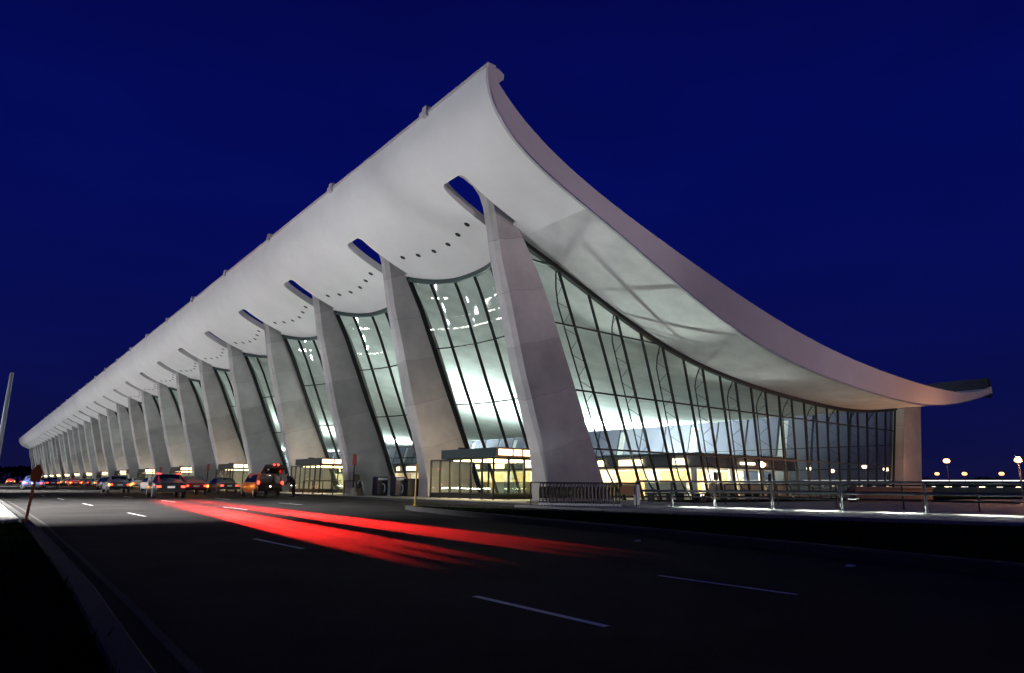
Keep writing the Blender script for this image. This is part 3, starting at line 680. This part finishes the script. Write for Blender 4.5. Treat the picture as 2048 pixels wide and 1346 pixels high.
b = MB(); b.box(-.3, .3, -.25, .25, 0, .5); b.box(-.03, .03, -.03, .03, .5, 1.1); b.box(-.22, .22, -.04, .04, 1.05, 1.45); tag(b.build('notice_stand', 'dark', loc=(11.6, 16.4, GZ)), 'small black notice board on a stand behind the red sign', 'notice')

# ------------------------------------------------------------------ luggage carts
def make_cart():
    r = thing('luggage_cart', 'luggage cart', 'luggage cart', (0, 0, 0), group='nested row of luggage carts')
    q = MB()
    for s in (-1, 1):
        q.tube([(s * .27, 0, .1), (s * .29, .02, .6), (s * .29, -.02, .92), (s * .25, -.04, .95)], .021, 6)
    q.tube([(-.28, .02, .55), (.28, .02, .55)], .014, 6); q.tube([(-.27, 0, .24), (.27, 0, .24)], .014, 6); q.build('frame', 'cartmetal', r, smooth=True)
    q = MB(); q.tube([(-.29, -.04, .95), (.29, -.04, .95)], .028, 8); q.build('handle', 'belt', r, smooth=True)
    q = MB(); q.box(-.25, .25, .015, .03, .3, .80); q.build('back_panel', 'dark', r)
    q = MB(); q.box(-.26, .26, -.02, .62, .12, .15); q.build('tray', 'dark', r)
    for s in (-1, 1):
        q = MB(); q.lathe([(.062, -.02), (.062, .02)], (s * .25, 0, .062), 'x', 10); q.build('wheel', 'white', r)
    return r
c0 = make_cart(); ca = Vector((10.0, -5.35, .0)); cb = Vector((12.05, -8.15, .0)); cdir = (cb - ca).normalized(); crz = math.atan2(cdir.y, cdir.x) + math.pi / 2
NC = 23
for i in range(NC):
    p = cb + (ca - cb) * i / (NC - 1); c = c0 if i == 0 else copy_tree(c0)
    c.location = (p.x, p.y, .12 if p.y < -6 else .12); c.rotation_euler = (0, 0, crz)
    c['label'] = f'luggage cart in the nested row, {ORD[i]} from the white dispenser post' if 0 < i < NC - 1 else ('luggage cart at the right end of the nested row, next to the dispenser' if i == 0 else 'luggage cart at the left end of the nested row, by the glass vestibule')
b = MB(); b.prism([(9.35, -5.02), (10.29, -5.02), (11.5, -5.42), (11.62, -5.02), (10.9, -6), (12.6, -8.6), (9.3, -10)], .02, .118, 'z') if False else None
sheet('cart_apron', [(9.0, -4.7), (10.26, -4.7), (10.6, -5.55), (11.3, -5.55), (10.88, -6.0), (9.25, -9.8)], .117, 'pave', .1)
D = thing('cart_dispenser', 'white cart dispenser post with brown box ending the cart row', 'dispenser', (12.45, -8.75, .12), crz)
q = MB(); q.box(-.16, .16, -.12, .12, 0, .92); q.build('post', 'white', D, bevel=.02)
q = MB(); q.box(-.24, .24, .1, .75, .5, .88); q.build('coin_box', 'cartbox', D, bevel=.02)
q = MB(); q.tube([(-.3, -.1, .98), (-.3, 4.6, .98)], .02, 8); q.tube([(-.3, 0, .0), (-.3, 0, .98)], .025, 8); q.tube([(-.3, 4.6, .0), (-.3, 4.6, .98)], .025, 8); q.build('guide_rail', 'dark', D)
q = MB(); q.box(-.2, .2, -.14, 1.0, .02, .08); q.build('base_plate', 'steel', D)
# ------------------------------------------------------------------ plaza railings
RP = [(13.4, -7.9), (14.6, -8.9), (15.2, -10.7), (15.5, -13.2), (16.1, -15.7), (17.0, -18.3), (17.6, -21.1), (18.6, -24.2), (20, -28)]
guard('plaza_railing', [(x, y, .12) for x, y in RP], 1.08, 'steel guard railing with twin rails along the front of the plaza', 'steel', .045, (1.0, .62))
RQ = [(18.6, -8.3 - 2.6 * k) for k in range(7)]
guard('rear_railing', [(20.5 + .35 * k, -7.6 - 2.7 * k, .12) for k in range(8)], 1.0, 'darker railing running behind the steel plaza railing', 'dark', .03, (1.0, .7, .4))
LS = thing('ground_strip_lamp', 'long low strip lamp lighting the paving under the plaza railing', 'strip lamp', (0, 0, 0))
for i in range(1, len(RP) - 1):
    (x0, y0), (x1, y1) = RP[i], RP[i + 1]; a_ = Vector((x0 + .06, y0, .12)); c_ = Vector((x1 + .06, y1, .12)); d_ = (c_ - a_).normalized(); nrm = Vector((-abs(d_.y), d_.x if d_.y < 0 else -d_.x, 0)).normalized()
    if nrm.x > 0: nrm = -nrm
    q = MB(); q.beam(a_ + Vector((0, 0, .43)) + d_ * .15, c_ + Vector((0, 0, .43)) - d_ * .15, .10, .06); q.build('housing', 'dark', LS)
    m_ = (a_ + c_) / 2 + nrm * .02 + Vector((0, 0, .385))
    lo_ = light('strip', 'AREA', m_, 130, (.93, 1.0, .92), LS, shape='RECTANGLE', size=.05, size_y=(c_ - a_).length - .4)
    zd = -(Vector((nrm.x * .15, nrm.y * .15, -1)).normalized()); yd = d_; xd = yd.cross(zd).normalized(); yd = zd.cross(xd)
    lo_.matrix_world = Matrix((xd, yd, zd)).transposed().to_4x4() ; lo_.location = m_
for i, x in enumerate((24, 34, 44, 54)):  # added lamps that brighten the end soffit
    gu = thing('added_ground_uplight', f'small added ground uplight under the end soffit, {ORD[i]} from the big near pier', 'uplight', (x, -3.6, .15), group='added ground uplights outside the end glass wall')
    q = MB(); q.box(-.25, .25, -.15, .15, 0, .22); q.build('housing', 'dark', gu, bevel=.02)
    q = MB(); q.box(-.2, .2, -.1, .1, .222, .23); q.build('lens', 'pinkl', gu)
    l = light('end_uplight', 'SPOT', (0, 0, .3), (350, 200, 120, 80)[i], (.95, 1, .93), gu, spot_size=R(125), spot_blend=.6, shadow_soft_size=.12); l.rotation_euler = (Vector((-6, -.4, 12))).to_track_quat('-Z', 'Y').to_euler()
# low brick wall and benches beyond the railing
b = MB(); b.box(34, 46, -7.9, -7.5, .12, 1.0); b.box(33.9, 46.1, -7.98, -7.42, 1.0, 1.1); tag(b.build('low_brick_wall', 'brick'), 'low dark brick wall beyond the railing, before the end glass wall', 'wall')
for i in range(5):
    bn = thing('bench', ['long low dark bench closest to the big near pier', 'second long dark bench beyond the steel railing', 'dark bench beyond the middle railing post', 'dark bench right of the lit counter block', 'farthest dark bench before the brick wall'][i], 'bench', (20.5 + 2.6 * i, -3.4, .15), group='benches outside the end glass wall')
    q = MB(); q.box(-1, 1, -.25, .25, .42, .48); q.build('seat', 'dark', bn)
    for s in (-.8, .8):
        q = MB(); q.box(s - .04, s + .04, -.22, .22, 0, .42); q.build('leg', 'dark', bn)

# ------------------------------------------------------------------ vehicles
def sect(st):
    rows = []
    for (y, zl, zb, zr, wl, wb, wr) in st:      # y along the length; heights of sill, belt, roof; half widths
        rows.append([(-wl * .9, y, zl), (-wl, y, zl + .08), (-wb, y, (zl + zb) / 2), (-wb * .985, y, zb), (-wr, y, zb + (zr - zb) * .9), (-wr * .82, y, zr), (0, y, zr + .02),
                     (wr * .82, y, zr), (wr, y, zb + (zr - zb) * .9), (wb * .985, y, zb), (wb, y, (zl + zb) / 2), (wl, y, zl + .08), (wl * .9, y, zl)])
    return rows
def wheel(parent, x, y, r=.32):
    q = MB(); q.lathe([(r * .8, -.1), (r, -.08), (r, .08), (r * .8, .1)], axis='x', n=18); t_ = q.build('wheel', 'rubber', parent, smooth=True, loc=(x, y, r))
    q = MB(); q.lathe([(r * .58, -.105), (r * .55, -.112), (r * .2, -.108), (r * .15, .108), (r * .55, .112), (r * .58, .105)], axis='x', n=14); q.build('rim', 'steel', t_, smooth=True)
def carpaint(name, c): MT[name] = mat(name, c, .3, .2, .04, spec=.6)
for n_, c_ in (('paint_black', (.015, .015, .017)), ('paint_silver', (.35, .36, .38)), ('paint_white', (.6, .6, .58)), ('paint_red', (.30, .02, .02)), ('paint_blue', (.03, .05, .14)), ('paint_grey', (.10, .105, .11)), ('paint_orange', (.42, .10, .02)), ('paint_maroon', (.05, .014, .01))): carpaint(n_, c_)
def make_sedan(paint):
    r = thing('sedan', '', 'car', (0, 0, 0), group='cars on the terminal road')
    st = [(0, .42, .62, .72, .70, .74, .60), (.12, .30, .80, .90, .80, .84, .66), (.55, .26, .88, .98, .84, .88, .68), (1.0, .25, .90, 1.12, .86, .90, .62), (1.65, .24, .90, 1.40, .86, .90, .58), (2.3, .24, .90, 1.43, .86, .90, .60), (2.9, .24, .90, 1.36, .86, .90, .58), (3.6, .25, .88, 1.0, .86, .89, .66), (4.2, .27, .78, .88, .82, .86, .68), (4.5, .34, .66, .76, .74, .78, .62), (4.6, .42, .56, .64, .66, .68, .56)]
    q = MB(); rows = sect(st); q.grid(rows); q.add(rows[0], [tuple(range(13))]); q.add(rows[-1], [tuple(range(13))]); q.build('body', paint, r, smooth=True)
    q = MB()   # glasshouse shell just proud of the body
    for s in (-1, 1):
        q.add([(s * .905, 1.15, .93), (s * .905, 3.4, .93), (s * .70, 2.85, 1.30), (s * .70, 1.72, 1.33)], [(0, 1, 2, 3)])
        q.add([(s * .89, 1.15, .92), (s * .89, 3.4, .92), (s * .685, 2.85, 1.30), (s * .685, 1.72, 1.33)], [(0, 1, 2, 3)])
    q.build('side_window', 'tint', r)
    q = MB(); q.prism([(.85, 1.04), (1.50, 1.40), (1.52, 1.37), (.88, 1.0)], -.56, .56, 'x'); q.build('rear_window', 'tint', r)
    q = MB(); q.prism([(3.72, 1.02), (3.02, 1.39), (3.0, 1.36), (3.70, .98)], -.56, .56, 'x'); q.build('windscreen', 'tint', r)
    for s in (-1, 1):
        q = MB(); q.box(s * .64 - .11, s * .64 + .11, -.02, .14, .63, .74); q.build('tail_light', 'tail', r, bevel=.02)
        q = MB(); q.box(s * .55 - .14, s * .55 + .14, 4.46, 4.6, .52, .64); q.build('headlight', 'headl', r, bevel=.02)
        for y in (.85, 3.75): wheel(r, s * .78, y)
    q = MB(); q.box(-.76, .76, -.06, .1, .36, .52); q.build('bumper', 'dark', r, bevel=.03)
    q = MB(); q.box(-.2, .2, -.035, -.02, .60, .72); q.build('licence_plate', 'white', r)
    return r
sed = {}
carspec = [  # x, y, yaw, paint, label
    (-0.6, 15.5, 5, 'paint_black', 'black sedan in the middle lane nearest the viewer, added red beams behind it'),
    (3.6, 27, 2, 'paint_red', 'dark red sedan in the lane left of the orange wagon'),
    (0.2, 38, 2, 'paint_grey', 'grey sedan following in the middle lane, tail lamps on'),
    (4.6, 45, 0, 'paint_silver', 'silver sedan two lengths beyond the dark red sedan'),
    (8.9, 37, 0, 'paint_black', 'black sedan stopped at the kerb just beyond the orange wagon'),
    (8.9, 48, 0, 'paint_white', 'white sedan stopped at the kerb beyond the black one'),
    (-4.6, 58, 0, 'paint_blue', 'dark blue sedan alone in the left lane'),
]
pal = ['paint_grey', 'paint_black', 'paint_silver', 'paint_blue', 'paint_white', 'paint_red']
pn = {'paint_grey': 'grey', 'paint_black': 'black', 'paint_silver': 'silver', 'paint_blue': 'blue', 'paint_white': 'white', 'paint_red': 'red'}
cnt = {}
for i in range(20):
    p_ = pal[(i * 5 + i // 3) % 6]; cnt[p_] = cnt.get(p_, 0) + 1
    carspec.append((8.9, 59 + i * 9.5 + random.uniform(-1, 1.5), 0, p_, f'small {pn[p_]} sedan far along the terminal kerb, {ORD[cnt[p_] - 1]} {pn[p_]} one past the white sedan'))
for i in range(7):
    p_ = pal[(i * 2 + 1) % 6] if i % 2 else pal[(i + 3) % 6]
    x_ = (3.2, -.5, 4.8, 1.0, 3.5, -1.5, 2.4)[i]; carspec.append((x_, 64 + i * 24, 0, p_, f'distant {pn[p_]} sedan driving away mid-road, {ORD[i]} beyond the silver sedan'))
for (x, y, yaw, paint, lab) in carspec:
    if paint not in sed: sed[paint] = make_sedan(paint); c = sed[paint]
    else: c = copy_tree(sed[paint])
    c.location = (x, y, 0.0); c.rotation_euler = (0, 0, -R(yaw)); c['label'] = lab; c['category'] = 'car'
    if y in (27, 45, 38, 48):
        for s in (-1, 1):
            q = MB(); q.box(s * .80 - .05, s * .80 + .05, -.03, .13, .60, .75); q.build('turn_signal', 'amber', c)
        l = light('signal_beam', 'SPOT', (0, -.15, .6), 260, (1, .42, .03), c, spot_size=R(70), spot_blend=1, shadow_soft_size=.1); l.rotation_euler = Vector((0, -1, -.35)).to_track_quat('-Z', 'Y').to_euler()
    if y < 60:
        l = light('red_road_beam', 'SPOT', (0, -.1, .66), 14, (1, .03, .02), c, spot_size=R(120), spot_blend=1, shadow_soft_size=.3); l.rotation_euler = Vector((0, -1, -.12)).to_track_quat('-Z', 'Y').to_euler()
# added red spots light two long stripes standing in for moving tail-light trails
lead = [o for o in bpy.data.objects if o.get('label', '').startswith('black sedan in the middle lane')][0]
for s in (-1, 1):
    for d_ in (3.6, 4.8, 6.4, 8.4, 11, 14.5, 17.5, 21, 24.5, 27.3):
        near = d_ < 13; zz, yl = (.72, -.05) if near else (1.46, 1.62)
        for off in (-.40, 0, .40):
            half = (.44 if near else .36) / d_
            l = light('red_road_beam', 'SPOT', (s * .70, yl, zz), (3.6 if near else 6 if d_ < 17 else 9) * d_ ** 3 * (1 + (d_ / 11) ** 2.2) * (.7 / zz), (1, .022, .018), lead, spot_size=2 * half, spot_blend=.5, shadow_soft_size=.03)
            l.rotation_euler = Vector((s * .014 * d_ + off, -d_ - yl, -zz)).to_track_quat('-Z', 'Y').to_euler()
    q = MB(); q.box(s * .55 - .12, s * .55 + .12, 1.58, 1.66, 1.42, 1.46); q.build('added_brake_light', 'tail', lead)  # added lamp giving the far red beams a source
# orange wagon with raised tailgate
W = thing('orange_wagon', 'orange minivan with its tailgate raised, stopped beside the terminal kerb', 'minivan', (6.6, 19.6, 0), R(-2))
st = [(0.0, .40, .82, 1.52, .80, .86, .72), (.25, .30, .94, 1.60, .86, .91, .74), (1.2, .26, .96, 1.66, .88, .93, .76), (2.4, .26, .96, 1.66, .88, .93, .76), (3.1, .26, .95, 1.55, .88, .92, .72), (3.7, .28, .92, 1.12, .86, .90, .66), (4.3, .32, .80, .92, .80, .84, .64), (4.6, .42, .62, .72, .70, .74, .58)]
q = MB(); rows = sect(st); q.grid(rows); q.add(rows[-1], [tuple(range(13))])
q.add([rows[0][i] for i in (0, 1, 2, 10, 11, 12)], [(0, 1, 2, 3, 4, 5)]); q.build('body', 'paint_orange', W, smooth=True)
q = MB()
q.add([(-.70, .02, .66), (.70, .02, .66), (.70, 1.6, .66), (-.70, 1.6, .66), (-.66, .02, 1.48), (.66, .02, 1.48), (.66, 1.6, 1.48), (-.66, 1.6, 1.48)], [(0, 1, 2, 3), (4, 5, 6, 7), (2, 3, 7, 6), (0, 3, 7, 4), (1, 2, 6, 5)]); q.build('cargo_bay', 'interior', W)
q = MB(); q.box(-.55, .55, 1.1, 1.25, .7, 1.25); q.build('rear_seat', 'cloth', W, bevel=.05)
hg = Vector((0, .03, 1.58))
q = MB(); q.box(-.72, .72, -1.0, 0, -.03, .03); q.box(-.70, .70, -1.12, -.98, -.30, .0); tg_ = q.build('tailgate', 'paint_maroon', W, bevel=.02, loc=hg); tg_.rotation_euler = (R(-34), 0, 0)
q = MB(); q.box(-.56, .56, -.72, -.1, -.045, -.032); q.build('rear_window', 'tint', tg_)
for s in (-1, 1):
    q = MB(); q.tube([(s * .66, .02, 1.2), (s * .66, -.45, 1.68)], .012, 6); q.build('gas_strut', 'steel', W)
    q = MB(); q.box(s * .81 - .06, s * .81 + .06, -.06, .12, .86, 1.08); q.build('tail_light', 'tail', W, bevel=.02)
    q = MB(); q.add([(s * .935, .45, 1.0), (s * .935, 3.05, 1.0), (s * .775, 2.85, 1.46), (s * .79, .5, 1.52), (s * .90, .45, 1.0), (s * .90, 3.05, 1.0), (s * .75, 2.85, 1.46), (s * .765, .5, 1.52)], [(0, 1, 2, 3), (4, 5, 6, 7), (0, 1, 5, 4), (1, 2, 6, 5), (2, 3, 7, 6), (3, 0, 4, 7)]); q.build('side_window', 'tint', W)
    for y in (.85, 3.7): wheel(W, s * .80, y, .33)
q = MB(); q.box(-.84, .84, -.1, .08, .38, .56); q.build('bumper', 'dark', W, bevel=.03)
q = MB(); q.box(-.78, .78, -.03, -.005, .50, .94); q.build('rear_panel', 'paint_maroon', W); q = MB(); q.lathe([(.06, -.06), (.06, -.03)], (0, 0, .72), 'y', 10); q.build('plate_lamp', 'plate', W)
for s in (-.14, .14):
    q = MB(); q.lathe([(.06, -.02), (.06, .02)], (s, -1.15, -.05), 'y', 10); q.build('brake_light', 'tail', tg_)
light('cargo_lamp', 'POINT', (0, .6, 1.4), 12, (1, .85, .7), W, shadow_soft_size=.05)
q = MB(); q.lathe([(.05, -.01), (.05, .01)], (0, .25, 1.47), 'z', 10); q.build('dome_lamp', 'plate', W)

# ------------------------------------------------------------------ person bending at the tailgate
def skin(name, chains, m, parent=None, sub=1):
    me = bpy.data.meshes.new(name); vs = []; es = []; rad = []; idx = {}
    for ch in chains:
        prev = None
        for (p, r) in ch:
            k = tuple(round(c, 4) for c in p)
            if k not in idx: idx[k] = len(vs); vs.append(p); rad.append(r)
            if prev is not None: es.append((prev, idx[k]))
            prev = idx[k]
    me.from_pydata(vs, es, []); o = bpy.data.objects.new(name, me); COL.objects.link(o); me.materials.append(MT[m])
    s = o.modifiers.new('skin', 'SKIN'); s.use_smooth_shade = True
    for i, v in enumerate(me.skin_vertices[0].data): v.radius = rad[i] if isinstance(rad[i], tuple) else (rad[i], rad[i]); v.use_root = (i == 0)
    q = o.modifiers.new('sub', 'SUBSURF'); q.levels = q.render_levels = sub
    if parent: o.parent = parent
    return o
# local axes: -x towards the tailgate, figure stands at the wagon's right rear corner
pel = (0, 0, .92)
hand_l = (-.62, .12, .86); hand_r = (-.60, -.14, .84)
chains = [[(pel, .19), ((-.10, 0, 1.08), .20), ((-.24, 0, 1.24), .215), ((-.36, 0, 1.36), .18), ((-.45, 0, 1.43), .065), ((-.50, 0, 1.47), .06)]]
for s, hx in ((1, hand_l), (-1, hand_r)):
    chains.append([(pel, .19), ((.02, s * .10, .84), .13), ((-.05 if s > 0 else .03, s * .11, .48), .095), ((.05 if s > 0 else .10, s * .12, .10), .068), ((-.08 if s > 0 else -.02, s * .13, .05), .042)])
    sh = (-.36, 0, 1.36); el = (-.42, s * .24, 1.07)
    chains.append([(sh, .18), ((-.37, s * .19, 1.34), .085), (el, .065), (hx, .04)])
pb = skin('person', chains, 'cloth', None, 2); pb.location = (8.15, 19.3, 0.0); pb.rotation_euler = (0, 0, R(-20))
tag(pb, 'person in dark clothes bending beside the raised tailgate of the orange minivan', 'person')
hd = MB(); hd.lathe([(.015, -.13), (.055, -.115), (.075, -.06), (.085, 0), (.08, .06), (.055, .11), (.015, .13)], n=14)
h_ = hd.build('head', 'skin', pb, smooth=True, loc=(-.555, 0, 1.55)); h_.rotation_euler = (0, R(-38), 0)
q = MB(); q.add([(-.08, -.012, .0), (-.08, .012, .0), (-.105, 0, -.03), (-.08, 0, -.035)], [(0, 1, 2), (0, 2, 3), (1, 2, 3), (0, 1, 3)]); q.build('nose', 'skin', h_)
q = MB(); q.lathe([(.05, .012), (.09, .02), (.092, .06), (.065, .12), (.015, .142)], (.012, 0, 0), n=14); q.build('hair', 'hair', h_, smooth=True)
for s, hx in ((1, hand_l), (-1, hand_r)):
    ch = [[(hx, .030), ((hx[0] - .07, hx[1], hx[2] - .03), .036)]]
    for k in range(4):
        o_ = (k - 1.5) * .02; L_ = (.065, .075, .07, .055)[k]; bx = (hx[0] - .07, hx[1], hx[2] - .03)
        ch.append([(bx, .036), ((bx[0] - .03, bx[1] + o_, bx[2] - .012), .011), ((bx[0] - .03 - L_ * .5, bx[1] + o_ * 1.1, bx[2] - .035), .009), ((bx[0] - .03 - L_ * .7, bx[1] + o_ * 1.1, bx[2] - .07), .008)])
    ch.append([(hx, .030), ((hx[0] - .03, hx[1] - s * .035, hx[2] - .02), .011), ((hx[0] - .07, hx[1] - s * .05, hx[2] - .04), .009)])
    hn = skin('hand', ch, 'skin', pb)
for s in (1, -1):
    q = MB(); fx = .02 if s > 0 else .07; q.box(fx - .20, fx + .07, s * .125 - .045, s * .125 + .045, .0, .075); q.build('shoe', 'belt', pb, bevel=.025)

# ------------------------------------------------------------------ lamps, far building and woods on the right
def at_dir(px_dir, dist): return (-10 + px_dir[0] * dist, -28.46 + px_dir[1] * dist)
def lamp(label, ux, uy, dist, hrel, m, power, col, rad=.28):
    x = -10 + ux * dist; y = -28.46 + uy * dist; h = UP + hrel * dist / 100
    r = thing('street_lamp', label, 'street lamp', (x, y, 0), math.atan2(-uy, -ux), group='glowing lamps beyond the terminal end')
    q = MB(); q.tube([(0, 0, 0), (0, 0, h + .1)], [.10, .06], 8); q.build('pole', 'dark', r, smooth=True)
    q = MB(); q.box(-.05, .55, -.16, .16, h + .22, h + .30); q.build('hood', 'dark', r)
    q = MB(); q.lathe([(.02, -rad * .7), (rad * .75, -rad * .55), (rad, 0), (rad * .75, rad * .55), (.02, rad * .7)], (.32, 0, h), n=12); q.build('globe', m, r, smooth=True)
    if power: light('glow', 'POINT', (.32 + rad + .12, 0, h), power, col, r, shadow_soft_size=.25)
    return r
lamp('brightest orange lamp at the right edge, tallest beyond the rail', .966, .2586, 68, 3.5, 'sodium', 2400, (1, .46, .22), .28)
lamp('orange lamp standing just right of the terminal rear corner', .945, .3266, 125, 3.5, 'sodium', 900, (1, .55, .25), .5)
lamp('small orange lamp below left of the lamp by the rear corner', .941, .3376, 190, 1.95, 'sodium', 0, (1, .5, .2), .5)
lamp('small orange lamp on the skyline between the two bright ones', .950, .3106, 190, 1.95, 'sodium', 0, (1, .5, .2), .55)
lamp('small orange lamp near the brightest one, on its left', .961, .2756, 190, 1.95, 'sodium', 0, (1, .5, .2), .55)
glow('lot', (1, .72, .5), 26)
for ux, uy, hr, lab in ((.912, .1616, 2.85, 'white car park lamp whose reflection shows in the right glass'), (.922, .1836, 2.5, 'car park lamp reflected closest to the rear pier'), (.883, .1016, 2.6, 'car park lamp reflected right of the counter block'), (.896, .1266, 2.3, 'car park lamp reflected between its two brighter neighbours')):
    lamp(lab, ux, uy, 100, hr, 'lot', 0, (1, .7, .5), .34)
# low sodium floodlights to the right of the picture light the end fascia
for i, (x, y) in enumerate(((46, -60), (74, -48), (20, -64))):
    r = thing('sodium_floodlight', f'low sodium floodlight outside the picture, {ORD[i]} from the plaza', 'floodlight', (x, y, .12), group='sodium floodlights beside the terminal end')
    q = MB(); q.tube([(0, 0, 0), (0, 0, 1.0)], .06, 8); q.build('post', 'dark', r)
    q = MB(); q.box(-.35, .35, -.18, .0, 1.0, 1.5); q.build('housing', 'dark', r)
    q = MB(); q.box(-.3, .3, .003, .012, 1.05, 1.45); q.build('lens', 'sodium', r)
    l = light('beam', 'SPOT', (0, .08, 1.25), P_SODIUM * (1.7, .6, 1.9)[i], (1, .82, .92), r, spot_size=R((58, 58, 36)[i]), spot_blend=.7, shadow_soft_size=.2)
    l.rotation_euler = (Vector(((26, 56, 8)[i], -5.6, (23, 19, 24)[i])) - Vector((x, y, 1.3))).to_track_quat('-Z', 'Y').to_euler()
# far concourse with a lit roof line and a row of lit windows
FC = thing('far_concourse', 'long low dark building far right with a lit roof line and small lit windows', 'building', (0, 0, 0))
q = MB(); q.box(230, 246, -40, 150, 0, 3.2); q.build('wall', 'farwall', FC)
q = MB(); q.box(229, 247, -41, 151, 3.2, 4.0); q.build('roof', 'farwall', FC)
q = MB(); q.box(228.9, 228.98, -40, 150, 3.70, 3.92); q.build('roof_light_strip', 'strip', FC)
for i in range(40):
    y = -36 + i * 4.5; q = MB(); q.box(229.88, 229.96, y, y + random.uniform(.8, 2.0), 1.9, 2.25); q.build('window', ('warm', 'strip')[i % 2], FC)
def woods(name, pts, n):
    bb = MB()
    for _ in range(n):
        t = random.random(); i = int(t * (len(pts) - 1)); f = t * (len(pts) - 1) - i
        x = pts[i][0] * (1 - f) + pts[i + 1][0] * f + random.uniform(-12, 12); y = pts[i][1] * (1 - f) + pts[i + 1][1] * f + random.uniform(-12, 12)
        hh = 8.5 + 2.2 * math.sin(x * .05) + 1.5 * math.sin(y * .11 + 1); z = hh * random.random() ** .5; s = random.uniform(.8, 1.8)
        nv = Vector((random.gauss(0, 1), random.gauss(0, 1), random.gauss(0, 1))).normalized(); u_ = nv.orthogonal().normalized(); v_ = nv.cross(u_)
        c_ = Vector((x, y, z)); bb.add([c_ + u_ * s, c_ + v_ * s * .7, c_ - u_ * s, c_ - v_ * s * .7], [(0, 1, 2, 3)])
    return tag(bb.build(name, 'wood_dark'), kind='stuff')
woods('far_woods', [(-160, 640), (-60, 640), (60, 640), (160, 600)], 9000)
woods('far_tree_belt', [(520, 560), (620, 360), (680, 160), (690, 0), (640, -150)], 12000)
